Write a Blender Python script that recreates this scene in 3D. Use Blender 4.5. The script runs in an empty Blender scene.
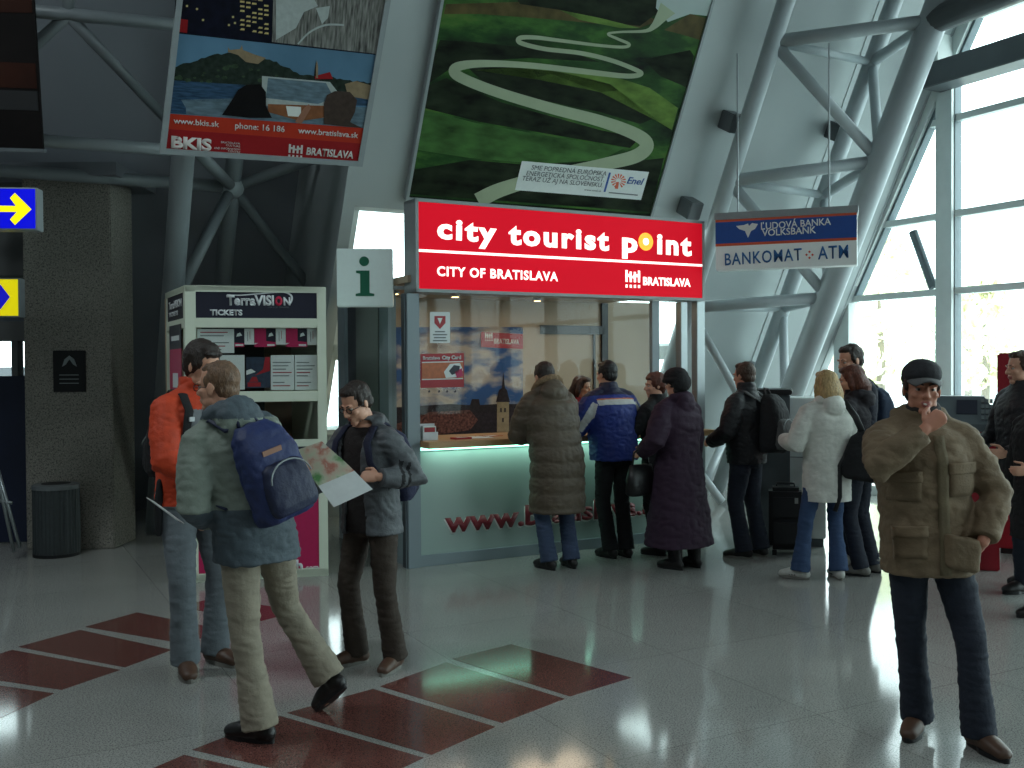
import bpy, bmesh, math, random
import numpy as np
from mathutils import Vector, Matrix, Euler, noise

random.seed(7)
sc = bpy.context.scene
COL = sc.collection
R = math.radians

# ------------------------------------------------------------------ camera
CAM = Vector((0.0, 0.0, 1.71))
F = 1000.0
PITCH, ROLL = R(-0.97), R(0.35)
fwd = Vector((0, math.cos(PITCH), math.sin(PITCH)))
rt0 = Vector((1, 0, 0)); up0 = rt0.cross(fwd)
rt = rt0 * math.cos(ROLL) - up0 * math.sin(ROLL)
upv = up0 * math.cos(ROLL) + rt0 * math.sin(ROLL)
camd = bpy.data.cameras.new('camera'); camd.lens = 36 * F / 1024; camd.sensor_width = 36
camd.clip_end = 300
cam = bpy.data.objects.new('camera', camd); COL.objects.link(cam)
mw = Matrix((rt, upv, -fwd)).transposed().to_4x4(); mw.translation = CAM
cam.matrix_world = mw
sc.camera = cam

# ------------------------------------------------------------------ world, exposure, area lights
w = bpy.data.worlds.new('overcast_sky'); sc.world = w; w.use_nodes = True
wn = w.node_tree.nodes; wl = w.node_tree.links
bg = wn['Background']
tc = wn.new('ShaderNodeTexCoord'); nz = wn.new('ShaderNodeTexNoise'); nz.inputs['Scale'].default_value = 2.0
rp = wn.new('ShaderNodeValToRGB')
rp.color_ramp.elements[0].color = (0.76, 0.96, 0.98, 1); rp.color_ramp.elements[1].color = (0.86, 1.0, 1.0, 1)
wl.new(tc.outputs['Generated'], nz.inputs['Vector']); wl.new(nz.outputs['Fac'], rp.inputs['Fac'])
wl.new(rp.outputs['Color'], bg.inputs['Color'])
bg.inputs['Strength'].default_value = 5.5
sc.view_settings.view_transform = 'Standard'; sc.view_settings.look = 'None'
sc.view_settings.gamma = 1.0; sc.view_settings.use_curve_mapping = False
sc.view_settings.exposure = -0.08
sc.cycles.use_denoising = True
sc.cycles.max_bounces = 8
sc.cycles.transparent_max_bounces = 24
sc.cycles.sample_clamp_indirect = 6.0

UD = Vector((math.cos(R(28)), math.sin(R(28)), 0))        # along the booth front
ND = Vector((math.sin(R(28)), -math.cos(R(28)), 0))       # out of the booth front
P0 = Vector((-0.859, 8.5, 0))                             # front left floor corner of the booth
LEAN = R(27.8)
FACADE_C = 10.45                                          # glass facade: p . UD

def area(name, mtx, sx, sy, power, col=(1, 1, 1), portal=False, spread=math.pi):
    l = bpy.data.lights.new(name, 'AREA'); l.shape = 'RECTANGLE'; l.size = sx; l.size_y = sy
    l.energy = power; l.color = col; l.spread = spread
    if portal: l.cycles.is_portal = True
    o = bpy.data.objects.new(name, l); COL.objects.link(o); o.matrix_world = mtx
    return o
# window portal: area light -Z must point into the room (-UD)
zz = UD; xx = ND; yy = zz.cross(xx)
pm = Matrix((xx, yy, zz)).transposed().to_4x4()
pm.translation = UD * (FACADE_C - 0.35) + ND * 2.5 + Vector((0, 0, 3.3))
area('window_portal', pm, 22, 6.6, 1, portal=True)
# added fill lights overhead, unseen, to brighten the hall and its left side
for (lx, ly, e) in ((-1.5, 0.5, 45), (3.0, 2.0, 42), (4.0, -2.5, 42), (-5.0, 4.5, 140), (-2.5, -2.5, 45)):
    area('overhead_fill', Matrix.Translation((lx, ly, 6.6)), 1.6, 0.5, e, (0.85, 0.97, 1.0))

# ------------------------------------------------------------------ picture geometry helpers
def ray(px, py):
    return (rt * ((px - 512) / F) + upv * ((384 - py) / F) + fwd)
def at(px, py, Y):
    d = ray(px, py); return CAM + d * (Y / d.y)
def gr(px, py, z=0.0):
    d = ray(px, py); return CAM + d * ((z - CAM.z) / d.z)
def hit(px, py, p, n):
    d = ray(px, py); return CAM + d * ((p - CAM).dot(n) / d.dot(n))
def pl(m, px, py, y=0.0):
    """point of the plane local y = const of frame m seen at a pixel, as local (x, z)"""
    n = m.to_3x3() @ Vector((0, 1, 0)); q = hit(px, py, m @ Vector((0, y, 0)), n)
    l = m.inverted() @ q
    return (l.x, l.z)
def frame(loc, rz=0.0, rx=0.0):
    return Matrix.Translation(loc) @ Matrix.Rotation(rz, 4, 'Z') @ Matrix.Rotation(rx, 4, 'X')

# ------------------------------------------------------------------ materials
def lin(c):
    f = lambda v: v / 12.92 if v <= 0.04045 else ((v + 0.055) / 1.055) ** 2.4
    return tuple(f(x / 255.0) for x in c)
MATS = {}
def M(name, col, rough=0.6, metal=0.0, var=0.08, scale=25.0, bump=0.0, bscale=None, spec=0.5, emit=0.0, stretch=None):
    if name in MATS: return MATS[name]
    m = bpy.data.materials.new(name); m.use_nodes = True
    nt = m.node_tree; b = nt.nodes['Principled BSDF']
    c = lin(col)
    tc = nt.nodes.new('ShaderNodeTexCoord'); n = nt.nodes.new('ShaderNodeTexNoise')
    mp = nt.nodes.new('ShaderNodeMapping')
    if stretch: mp.inputs['Scale'].default_value = stretch
    nt.links.new(tc.outputs['Object'], mp.inputs['Vector'])
    n.inputs['Scale'].default_value = scale; n.inputs['Detail'].default_value = 4
    r = nt.nodes.new('ShaderNodeValToRGB')
    r.color_ramp.elements[0].position = 0.3; r.color_ramp.elements[1].position = 0.7
    r.color_ramp.elements[0].color = tuple(x * (1 - var) for x in c) + (1,)
    r.color_ramp.elements[1].color = tuple(min(1, x * (1 + var)) for x in c) + (1,)
    nt.links.new(mp.outputs['Vector'], n.inputs['Vector']); nt.links.new(n.outputs['Fac'], r.inputs['Fac'])
    nt.links.new(r.outputs['Color'], b.inputs['Base Color'])
    b.inputs['Roughness'].default_value = rough; b.inputs['Metallic'].default_value = metal
    b.inputs['Specular IOR Level'].default_value = spec
    if bump:
        n2 = nt.nodes.new('ShaderNodeTexNoise'); n2.inputs['Scale'].default_value = bscale or scale * 3
        n2.inputs['Detail'].default_value = 5
        nt.links.new(mp.outputs['Vector'], n2.inputs['Vector'])
        bp = nt.nodes.new('ShaderNodeBump'); bp.inputs['Strength'].default_value = bump; bp.inputs['Distance'].default_value = 0.01
        nt.links.new(n2.outputs['Fac'], bp.inputs['Height']); nt.links.new(bp.outputs['Normal'], b.inputs['Normal'])
    if emit:
        nt.links.new(r.outputs['Color'], b.inputs['Emission Color']); b.inputs['Emission Strength'].default_value = emit
    MATS[name] = m
    return m
def glassmat(name, tint=(0.95, 0.98, 0.98), refl=1.0):
    if name in MATS: return MATS[name]
    m = bpy.data.materials.new(name); m.use_nodes = True; nt = m.node_tree
    nt.nodes.remove(nt.nodes['Principled BSDF'])
    t = nt.nodes.new('ShaderNodeBsdfTransparent'); t.inputs['Color'].default_value = (*tint, 1)
    g = nt.nodes.new('ShaderNodeBsdfGlossy'); g.inputs['Roughness'].default_value = 0.02
    fr = nt.nodes.new('ShaderNodeFresnel'); fr.inputs['IOR'].default_value = 1.5
    mx = nt.nodes.new('ShaderNodeMixShader'); mt = nt.nodes.new('ShaderNodeMath'); mt.operation = 'MULTIPLY'
    mt.inputs[1].default_value = refl
    ge = nt.nodes.new('ShaderNodeNewGeometry'); m1 = nt.nodes.new('ShaderNodeMath'); m1.operation = 'SUBTRACT'; m1.inputs[0].default_value = 1.0
    m2 = nt.nodes.new('ShaderNodeMath'); m2.operation = 'MULTIPLY'           # reflect on the outer faces only: a thin pane has no total reflection
    nt.links.new(ge.outputs['Backfacing'], m1.inputs[1]); nt.links.new(fr.outputs['Fac'], mt.inputs[0])
    nt.links.new(mt.outputs[0], m2.inputs[0]); nt.links.new(m1.outputs[0], m2.inputs[1]); nt.links.new(m2.outputs[0], mx.inputs['Fac'])
    nt.links.new(t.outputs[0], mx.inputs[1]); nt.links.new(g.outputs[0], mx.inputs[2])
    nt.links.new(mx.outputs[0], nt.nodes['Material Output'].inputs['Surface'])
    MATS[name] = m
    return m

def speckle(name, base, dark, light, rough, sizes=(120.0, 330.0), spec=0.5, joints=False):
    """polished granite / terrazzo with chips of two tones"""
    m = bpy.data.materials.new(name); m.use_nodes = True
    nt = m.node_tree; b = nt.nodes['Principled BSDF']; L = nt.links.new
    tc = nt.nodes.new('ShaderNodeTexCoord')
    cols = [lin(base) + (1,), lin(dark) + (1,), lin(light) + (1,)]
    prev = None
    def rgb(c):
        n = nt.nodes.new('ShaderNodeRGB'); n.outputs[0].default_value = c; return n.outputs[0]
    prev = rgb(cols[0])
    for i, (sz, c, lo, hi) in enumerate(((sizes[0], cols[1], 0.5, 0.62), (sizes[1], cols[2], 0.55, 0.66))):
        n = nt.nodes.new('ShaderNodeTexNoise'); n.inputs['Scale'].default_value = sz; n.inputs['Detail'].default_value = 2
        L(tc.outputs['Object'], n.inputs['Vector'])
        r = nt.nodes.new('ShaderNodeValToRGB'); r.color_ramp.elements[0].position = lo; r.color_ramp.elements[1].position = hi
        L(n.outputs['Fac'], r.inputs['Fac'])
        mx = nt.nodes.new('ShaderNodeMixRGB'); L(r.outputs['Color'], mx.inputs['Fac']); L(prev, mx.inputs[1]); mx.inputs[2].default_value = c
        prev = mx.outputs[0]
    n = nt.nodes.new('ShaderNodeTexNoise'); n.inputs['Scale'].default_value = 0.9; n.inputs['Detail'].default_value = 3
    L(tc.outputs['Object'], n.inputs['Vector'])
    mx = nt.nodes.new('ShaderNodeMixRGB'); mx.blend_type = 'MULTIPLY'; mx.inputs['Fac'].default_value = 0.25
    L(prev, mx.inputs[1]); L(n.outputs['Fac'], mx.inputs[2]); prev = mx.outputs[0]
    if joints:
        mp = nt.nodes.new('ShaderNodeMapping'); mp.inputs['Rotation'].default_value = (0, 0, R(-28))
        L(tc.outputs['Object'], mp.inputs['Vector'])
        br = nt.nodes.new('ShaderNodeTexBrick'); br.offset = 0.0
        br.inputs['Color1'].default_value = (1, 1, 1, 1); br.inputs['Color2'].default_value = (0.93, 0.93, 0.93, 1)
        br.inputs['Mortar'].default_value = (0.62, 0.62, 0.62, 1)
        br.inputs['Scale'].default_value = 1.0; br.inputs['Mortar Size'].default_value = 0.003
        br.inputs['Brick Width'].default_value = 1.2; br.inputs['Row Height'].default_value = 1.2
        L(mp.outputs['Vector'], br.inputs['Vector'])
        m2 = nt.nodes.new('ShaderNodeMixRGB'); m2.blend_type = 'MULTIPLY'; m2.inputs['Fac'].default_value = 1
        L(prev, m2.inputs[1]); L(br.outputs['Color'], m2.inputs[2]); prev = m2.outputs[0]
    L(prev, b.inputs['Base Color'])
    b.inputs['Roughness'].default_value = rough; b.inputs['Specular IOR Level'].default_value = spec
    MATS[name] = m
    return m

# ------------------------------------------------------------------ mesh helpers
class MB:
    def __init__(s): s.v = []; s.f = []; s.m = []
    def add(s, vs, fs, mi=0, mtx=None):
        o = len(s.v)
        for p in vs:
            p = Vector(p)
            s.v.append(tuple(mtx @ p) if mtx is not None else tuple(p))
        for f in fs: s.f.append(tuple(o + i for i in f)); s.m.append(mi)
        return s
    def box(s, x0, x1, y0, y1, z0, z1, mi=0, mtx=None):
        vs = [(x, y, z) for x in (x0, x1) for y in (y0, y1) for z in (z0, z1)]
        return s.add(vs, [(0, 1, 3, 2), (4, 6, 7, 5), (0, 4, 5, 1), (2, 3, 7, 6), (0, 2, 6, 4), (1, 5, 7, 3)], mi, mtx)
    def loft(s, rings, mi=0, mtx=None, closed=False):
        n = len(rings[0]); vs = [p for r in rings for p in r]; fs = []
        k = len(rings)
        for i in range(k if closed else k - 1):
            a, b = i * n, ((i + 1) % k) * n
            for j in range(n): fs.append((a + j, a + (j + 1) % n, b + (j + 1) % n, b + j))
        if not closed:
            fs.append(tuple(range(n - 1, -1, -1))); fs.append(tuple((k - 1) * n + j for j in range(n)))
        return s.add(vs, fs, mi, mtx)
    def tube(s, pts, rad, n=12, mi=0, mtx=None, round_=False, side=None):
        """rad: number, list of numbers, or list of (ra, rb)"""
        pts = [Vector(p) for p in pts]
        if not isinstance(rad, (list, tuple)): rad = [rad] * len(pts)
        rad = [r if isinstance(r, (list, tuple)) else (r, r) for r in rad]
        if round_:
            d0 = (pts[0] - pts[1]).normalized(); d1 = (pts[-1] - pts[-2]).normalized()
            e0, e1 = [], []
            for a in (80, 55, 28):
                c, q = math.cos(R(a)), math.sin(R(a))
                m0 = sum(rad[0]) / 2; m1 = sum(rad[-1]) / 2
                e0.append((pts[0] + d0 * m0 * q, (rad[0][0] * c, rad[0][1] * c)))
                e1.insert(0, (pts[-1] + d1 * m1 * q, (rad[-1][0] * c, rad[-1][1] * c)))
            pts = [p for p, _ in e0] + pts + [p for p, _ in e1]
            rad = [r for _, r in e0] + rad + [r for _, r in e1]
        rings = []; pn = None
        for i, p in enumerate(pts):
            t = (pts[min(i + 1, len(pts) - 1)] - pts[max(i - 1, 0)])
            t = t.normalized() if t.length > 1e-9 else Vector((0, 0, 1))
            if pn is None:
                g = Vector(side) if side is not None else (Vector((1, 0, 0)) if abs(t.x) < 0.8 else Vector((0, 1, 0)))
                pn = g
            pn = (pn - t * pn.dot(t))
            if pn.length < 1e-6: pn = t.orthogonal()
            pn.normalize(); b = t.cross(pn)
            ra, rb = rad[i]
            rings.append([p + pn * (ra * math.cos(2 * math.pi * k / n)) + b * (rb * math.sin(2 * math.pi * k / n)) for k in range(n)])
        return s.loft(rings, mi, mtx)
    def ell(s, c, r, rot=None, nu=16, nv=10, mi=0, mtx=None):
        c = Vector(c); rot = rot or Matrix.Identity(3)
        rings = []
        for i in range(nv):
            a = math.pi * (i + 0.5) / nv - math.pi / 2
            rings.append([c + rot @ Vector((r[0] * math.cos(a) * math.cos(2 * math.pi * k / nu), r[1] * math.cos(a) * math.sin(2 * math.pi * k / nu), r[2] * math.sin(a))) for k in range(nu)])
        return s.loft(rings, mi, mtx)
    def prism(s, poly, y0, y1, mi=0, mtx=None):
        """polygon given in (x, z), from y0 to y1"""
        n = len(poly)
        vs = [(x, y0, z) for x, z in poly] + [(x, y1, z) for x, z in poly]
        fs = [tuple(range(n)), tuple(range(2 * n - 1, n - 1, -1))] + [(i, i + n, (i + 1) % n + n, (i + 1) % n) for i in range(n)]
        return s.add(vs, fs, mi, mtx)
    def hprism(s, poly, z0, z1, mi=0, mtx=None):
        n = len(poly)
        vs = [(x, y, z0) for x, y in poly] + [(x, y, z1) for x, y in poly]
        fs = [tuple(range(n)), tuple(range(2 * n - 1, n - 1, -1))] + [(i, i + n, (i + 1) % n + n, (i + 1) % n) for i in range(n)]
        return s.add(vs, fs, mi, mtx)
    def mesh(s, name):
        me = bpy.data.meshes.new(name); me.from_pydata(s.v, [], s.f); 
        me.polygons.foreach_set('material_index', s.m); me.update()
        bm = bmesh.new(); bm.from_mesh(me); bmesh.ops.recalc_face_normals(bm, faces=bm.faces); bm.to_mesh(me); bm.free()
        return me
    def build(s, name, mats, parent=None, smooth=False, bevel=0.0, mtx=None):
        me = s.mesh(name)
        return link(name, me, mats, parent, smooth, bevel, mtx)
def link(name, me, mats, parent=None, smooth=False, bevel=0.0, mtx=None):
    if not isinstance(mats, (list, tuple)): mats = [mats]
    idx = [p.material_index for p in me.polygons] if len(me.materials) else None
    if idx: me.materials.clear()
    for m in mats: me.materials.append(m)
    if idx: me.polygons.foreach_set('material_index', [min(i, len(mats) - 1) for i in idx])
    if bevel:
        bm = bmesh.new(); bm.from_mesh(me)
        es = [e for e in bm.edges if len(e.link_faces) == 2 and e.calc_face_angle(0) > 0.6]
        try: bmesh.ops.bevel(bm, geom=es, offset=bevel, segments=2, affect='EDGES', clamp_overlap=True)
        except Exception: pass
        bm.to_mesh(me); bm.free()
    if smooth: me.polygons.foreach_set('use_smooth', [True] * len(me.polygons))
    o = bpy.data.objects.new(name, me); COL.objects.link(o)
    if parent is not None: o.parent = parent
    if mtx is not None:
        if parent is not None: o.matrix_local = mtx
        else: o.matrix_world = mtx
    return o
def tag(o, label=None, cat=None, group=None, kind=None):
    if label: o['label'] = label
    if cat: o['category'] = cat
    if group: o['group'] = group
    if kind: o['kind'] = kind
    return o
def empty(name, mtx, label, cat, group=None):
    o = bpy.data.objects.new(name, None); COL.objects.link(o); o.empty_display_size = 0.1
    o.matrix_world = mtx
    return tag(o, label, cat, group)
def fuse(mb, voxel, smooth=4, fac=0.5, name='fused'):
    """one continuous surface out of overlapping closed shapes"""
    me = mb.mesh(name)
    o = bpy.data.objects.new('tmp', me); COL.objects.link(o)
    md = o.modifiers.new('r', 'REMESH'); md.mode = 'VOXEL'; md.voxel_size = voxel; md.use_smooth_shade = True
    if smooth:
        sm = o.modifiers.new('s', 'SMOOTH'); sm.factor = fac; sm.iterations = smooth
    dg = bpy.context.evaluated_depsgraph_get()
    out = bpy.data.meshes.new_from_object(o.evaluated_get(dg), depsgraph=dg)
    bpy.data.objects.remove(o); bpy.data.meshes.remove(me)
    out.name = name
    return out
def coords(me):
    a = np.empty(len(me.vertices) * 3, dtype=np.float32); me.vertices.foreach_get('co', a); return a.reshape(-1, 3)
def setco(me, a):
    me.vertices.foreach_set('co', a.astype(np.float32).ravel()); me.update()
def wrinkle(me, amp, freq, stretch=(1, 1, 1), seed=0.0, extra=None):
    co = coords(me); nn = np.empty_like(co).ravel(); me.vertices.foreach_get('normal', nn); nn = nn.reshape(-1, 3)
    d = np.zeros(len(co))
    sx, sy, sz = stretch
    for i, c in enumerate(co):
        p = Vector((c[0] * sx * freq + seed, c[1] * sy * freq, c[2] * sz * freq))
        v = 0.45 * noise.noise(p) + 0.55 * (abs(noise.noise(p * 1.9)) * 2 - .6) + 0.2 * noise.noise(p * 4.1)
        d[i] = amp * .8 * v
        if extra: d[i] += extra(c)
    setco(me, co + nn * d[:, None])
def facemat(me, fn):
    """material index per face from its centre"""
    idx = [fn(p.center) for p in me.polygons]
    me.polygons.foreach_set('material_index', idx); me.update()

# ------------------------------------------------------------------ lettering
_refH = {}
def glyphs(body, offset, extrude, space=1.0):
    c = bpy.data.curves.new('t', 'FONT'); c.body = body; c.space_character = space; c.size = 1.0; c.offset = offset; c.extrude = 0.0
    c.resolution_u = 3
    o = bpy.data.objects.new('t', c); COL.objects.link(o)
    dg = bpy.context.evaluated_depsgraph_get()
    me = bpy.data.meshes.new_from_object(o.evaluated_get(dg), depsgraph=dg)
    bpy.data.objects.remove(o); bpy.data.curves.remove(c)
    return me
def text(name, body, m, p0, p1, cap, mat, parent=None, y=-0.004, bold=0.0, depth=0.002, slant=0.0, space=1.0):
    """lettering on the plane local y of frame m: baseline from pixel p0 to pixel p1, capitals cap pixels tall"""
    x0, z0 = pl(m, *p0, y); x1, z1 = pl(m, *p1, y); xt, zt = pl(m, p0[0], p0[1] - cap, y)
    return text_local(name, body, x0, z0, x1, z1, abs(zt - z0), mat, parent, y, bold, depth, slant, None, space)
def text_local(name, body, x0, z0, x1, z1, capz, mat, parent=None, y=-0.004, bold=0.0, depth=0.002, slant=0.0, mtx=None, space=1.0):
    if 'H' not in _refH:
        h = coords(glyphs('H', 0, 0)); _refH['H'] = float(h[:, 1].max())
    me = glyphs(body, bold, 0, space); co = coords(me)
    a0, a1 = co[:, 0].min(), co[:, 0].max()
    d = Vector((x1 - x0, z1 - z0)); L = d.length; d.normalize(); n = Vector((-d.y, d.x))
    sx = L / (a1 - a0); sz = capz / _refH['H']
    u = (co[:, 0] - a0) * sx + slant * co[:, 1] * sz; v = co[:, 1] * sz
    out = np.stack([x0 + u * d.x + v * n.x, np.full(len(co), y), z0 + u * d.y + v * n.y], axis=1)
    # extruded: front and back copies plus border walls
    bm = bmesh.new(); me2 = me; setco(me2, out); bm.from_mesh(me2)
    bmesh.ops.remove_doubles(bm, verts=bm.verts, dist=1e-5)
    r = bmesh.ops.extrude_face_region(bm, geom=list(bm.faces))
    for e in r['geom']:
        if isinstance(e, bmesh.types.BMVert): e.co.y -= depth
    bmesh.ops.recalc_face_normals(bm, faces=bm.faces)
    bm.to_mesh(me2); bm.free()
    me2.name = name
    return link(name, me2, mat, parent, mtx=mtx)
# ================================================================== THE SETTING
m_terrazzo = speckle('terrazzo', (166, 167, 162), (104, 106, 106), (206, 204, 198), 0.09, joints=True, spec=.6)
m_red = speckle('red_granite', (112, 70, 64), (72, 46, 44), (142, 94, 86), 0.10)
m_pillar = speckle('pillar_granite', (150, 147, 138), (96, 94, 90), (190, 184, 172), 0.5, sizes=(60, 150))
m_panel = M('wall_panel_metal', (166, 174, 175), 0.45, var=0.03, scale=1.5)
m_dark = M('shaded_wall_panel', (128, 133, 140), 0.55, var=0.05, scale=1.2)  # panel grey darkened to stand for the scant light on the left wall
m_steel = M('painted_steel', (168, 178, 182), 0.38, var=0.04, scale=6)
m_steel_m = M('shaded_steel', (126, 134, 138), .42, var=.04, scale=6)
m_steel_d = M('dark_painted_steel', (88, 94, 98), 0.42, var=0.05, scale=6)
m_frame = M('window_aluminium', (222, 230, 228), 0.4, var=0.03, scale=8)
m_frame_d = M('window_seal_grey', (110, 124, 130), 0.45, var=0.04, scale=8)
m_ceil = M('ceiling_metal', (96, 100, 104), 0.6, var=0.04, scale=2)
m_back = M('hall_wall_paint', (104, 106, 106), 0.8, var=0.04, scale=2)
m_glass = glassmat('window_glass')
m_bglass = glassmat('booth_glass', (0.94, 0.95, 0.94), 0.5)

CX = lambda u, k: P0 + UD * u + ND * k                     # floor plan coordinates seen from the booth corner
# floor: from the wall base to well behind the viewer
fl = MB()
fl.hprism([tuple(CX(u, k).xy) for u, k in ((-16, -10), (FACADE_C - P0.dot(UD) + .1, -10), (FACADE_C - P0.dot(UD) + .1, 24), (-16, 24))], -0.2, 0.0)
tag(fl.build('floor', m_terrazzo), kind='structure')

# red granite inlay slabs, flush in the terrazzo
quads = [
    [(511, 644.4), (631.5, 677.8), (570, 696.6), (452, 659)],
    [(446, 662.5), (565, 699), (502, 723), (380, 686.5)],
    [(373, 689), (495.6, 727), (431.5, 755), (287, 713)],
    [(280, 716), (424, 758), (360, 788), (192, 750)],
    [(184, 755), (350, 793), (270, 830), (80, 800)],
    [(137, 612.5), (215, 628), (214, 637), (174, 642), (85, 627)],
    [(80, 630), (172, 650), (125, 667.5), (18, 647)],
    [(12, 650), (120, 670), (61.5, 690), (-60, 672)],
    [(-68, 676), (54, 693.5), (-8, 722), (-150, 700)],
    [(215, 598), (300, 611), (262, 621), (176, 607)],
]
inl = MB()
for q in quads:
    inl.hprism([tuple(gr(*p).xy) for p in q], -0.004, 0.0015)
tag(inl.build('trim_1', m_red), 'dark red granite bands set into the terrazzo floor', kind='structure')

# leaning wall of light metal panels: frame with local z running up the slope
WALL0 = P0 - ND * 3.2
MW = Matrix.Translation(WALL0) @ Matrix.Rotation(R(28), 4, 'Z') @ Matrix.Rotation(LEAN, 4, 'X')
def wl_(px, py, e=0.0): return pl(MW, px, py, -e)          # (u, slope) on the wall, e metres proud of it
uL = wl_(345, 270)[0]; uR = wl_(703, 265)[0]
sTop = wl_(380, 208)[1]; sBot = 1.1
uEnd = FACADE_C - WALL0.dot(UD) - 0.02
lw = MB()
lw.box(uR, uEnd, 0, 0.12, 0, 9.0)
lw.box(uL, uR, 0, 0.12, sTop, 9.0)
lw.box(uL, uR, 0, 0.12, 0, sBot)
lw.box(uL - .12, uL, 0, 1.75, -1.2, 9.0)
wall = tag(lw.build('wall_back', m_panel, mtx=MW), kind='structure')
# panel joints: thin raised cover strips
js = MB()
for u in np.arange(uR + 1.3, uEnd, 1.3): js.box(u - .012, u + .012, -0.008, 0, 0, 9.0)
for u in np.arange(uL + 0.9, uR, 1.9): js.box(u - .012, u + .012, -0.008, 0, sTop, 9.0)
tag(js.build('trim_2', m_panel, mtx=MW), 'thin cover strips over the wall panel joints', kind='structure')
# left wall with shade put into its grey, set back, with horizontal rail line
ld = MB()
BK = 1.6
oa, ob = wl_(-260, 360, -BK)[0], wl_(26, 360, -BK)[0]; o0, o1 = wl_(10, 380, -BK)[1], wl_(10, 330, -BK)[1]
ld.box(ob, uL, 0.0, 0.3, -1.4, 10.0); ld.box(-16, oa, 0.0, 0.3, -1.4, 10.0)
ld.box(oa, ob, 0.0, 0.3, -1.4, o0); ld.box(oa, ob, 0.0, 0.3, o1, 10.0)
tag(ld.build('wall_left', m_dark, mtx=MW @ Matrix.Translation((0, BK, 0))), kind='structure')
# window in the opening behind the booth
wb = MB()
sm = wl_(340, 357)[1]
for (a, b) in ((sBot, sBot + .06), (sm - .05, sm + .14), (sTop - .05, sTop)): wb.box(uL, uR, 0.02, 0.1, a, b)
for u in (uL + .03, uL + 1.6, uR - 1.2, uR - .03): wb.box(u - .03, u + .03, 0.02, 0.1, sBot, sTop)
wbo = tag(wb.build('window_2', m_frame, mtx=MW), kind='structure')
g = MB(); g.box(uL, uR, 0.055, 0.065, sBot, sTop); g.build('window_glass', m_glass, wbo)

# glazed facade on the right: local x runs toward the viewer along ND, local y outwards
FB = UD * FACADE_C
MF = Matrix((ND, UD, Vector((0, 0, 1)))).transposed().to_4x4(); MF.translation = FB
MF_pl = Matrix((ND, UD, Vector((0, 0, 1)))).transposed().to_4x4(); MF_pl.translation = FB
def fa(px, py, y=0.0): return pl(MF, px, py, y)
fm = MB(); seal = MB()
xm0, xm1 = fa(942, 250)[0], fa(958, 250)[0]
wmul = xm1 - xm0
x0, _ = fa(855, 340)
xp0 = fa(840, 340)[0]
step = (xm0 - x0) + 0.0
z1 = fa(945, 292)[1]; z2 = fa(945, 216)[1]
ztop = 6.8; xEnd = 18.0
mull = [xm0]
x = xm0
while x < xEnd: x += 2.05; mull.append(x)
for x in mull:
    fm.box(x, x + wmul, -0.12, 0.06, 0, ztop)
    for xx in (x - .012, x + wmul - .02): seal.box(xx, xx + .032, -0.07, 0.05, 0, ztop)
fm.box(xp0, x0, -0.12, 0.06, 0, fa(848, 296)[1])
for z in (z1, z2):
    fm.box(x0, xEnd, -0.07, 0.05, z - .04, z + .04)
fm.box(x0, xEnd, -0.1, 0.06, 0, 0.12)
zb = [0.95, z2 + 1.15, z2 + 2.3]
for z in zb[1:]: fm.box(x0, xEnd, -0.06, 0.05, z - .04, z + .04)
# slanted jamb running up with the leaning wall
ja, jb = fa(857, 297), fa(938, 111)
dj = Vector((jb[0] - ja[0], jb[1] - ja[1])); dj.normalize()
top = 6.9; t = (top - ja[1]) / dj.y
wj = 0.30
fm.prism([(ja[0], ja[1]), (ja[0] + dj.x * t, top), (ja[0] + dj.x * t - wj, top), (ja[0] - wj, ja[1])], -0.12, 0.06)
seal.prism([(ja[0] + .04, ja[1]), (ja[0] + dj.x * t + .04, top), (ja[0] + dj.x * t - .03, top), (ja[0] - .03, ja[1])], -0.07, 0.05)
win = tag(fm.build('window_1', m_frame, mtx=MF), kind='structure')
seal.build('window_seal', m_frame_d, win)
gl = MB(); gl.prism([(ja[0] - .1, 0.02), (xEnd, 0.02), (xEnd, ztop), (ja[0] + dj.x * (ztop - ja[1]) / dj.y, ztop), (ja[0] - .1, ja[1])], -0.008, 0.0)
gl.build('window_glass', m_glass, win)
# small stay of an open vent, seen slanting beside the mullion
st = MB(); a = fa(917, 232, -.03); b = fa(937, 288, -.03)
st.tube([(a[0], -.10, a[1]), (b[0], -.10, b[1])], 0.055, 10); st.build('vent_stay', m_frame_d, win)

# end of the hall that closes the gap between wall and facade, far wall, ceiling, walls behind the viewer
cl = MB(); cl.hprism([tuple(CX(u, k).xy) for u, k in ((-16, -6), (FACADE_C - P0.dot(UD) + .3, -6), (FACADE_C - P0.dot(UD) + .3, 24), (-16, 24))], 6.85, 7.0)
tag(cl.build('ceiling', m_ceil), kind='structure')
for nm, u0, u1, k0, k1 in (('wall_rear', -16, FACADE_C - P0.dot(UD) + .2, 20.6, 20.8), ('wall_side', -11.2, -11, -10, 21)):
    b = MB(); b.hprism([tuple(CX(u, k).xy) for u, k in ((u0, k0), (u1, k0), (u1, k1), (u0, k1))], 0, 6.9)
    tag(b.build(nm, m_back), kind='structure')

# outdoors beyond the facade
m_out = M('forecourt_concrete', (196, 200, 198), 0.9, var=0.05, scale=1)
o = MB(); o.box(-60, 60, 0.3, 70, -0.3, -0.08)
tag(o.build('ground', m_out, mtx=MF), 'pale forecourt outside the glass facade', kind='structure')

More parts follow.
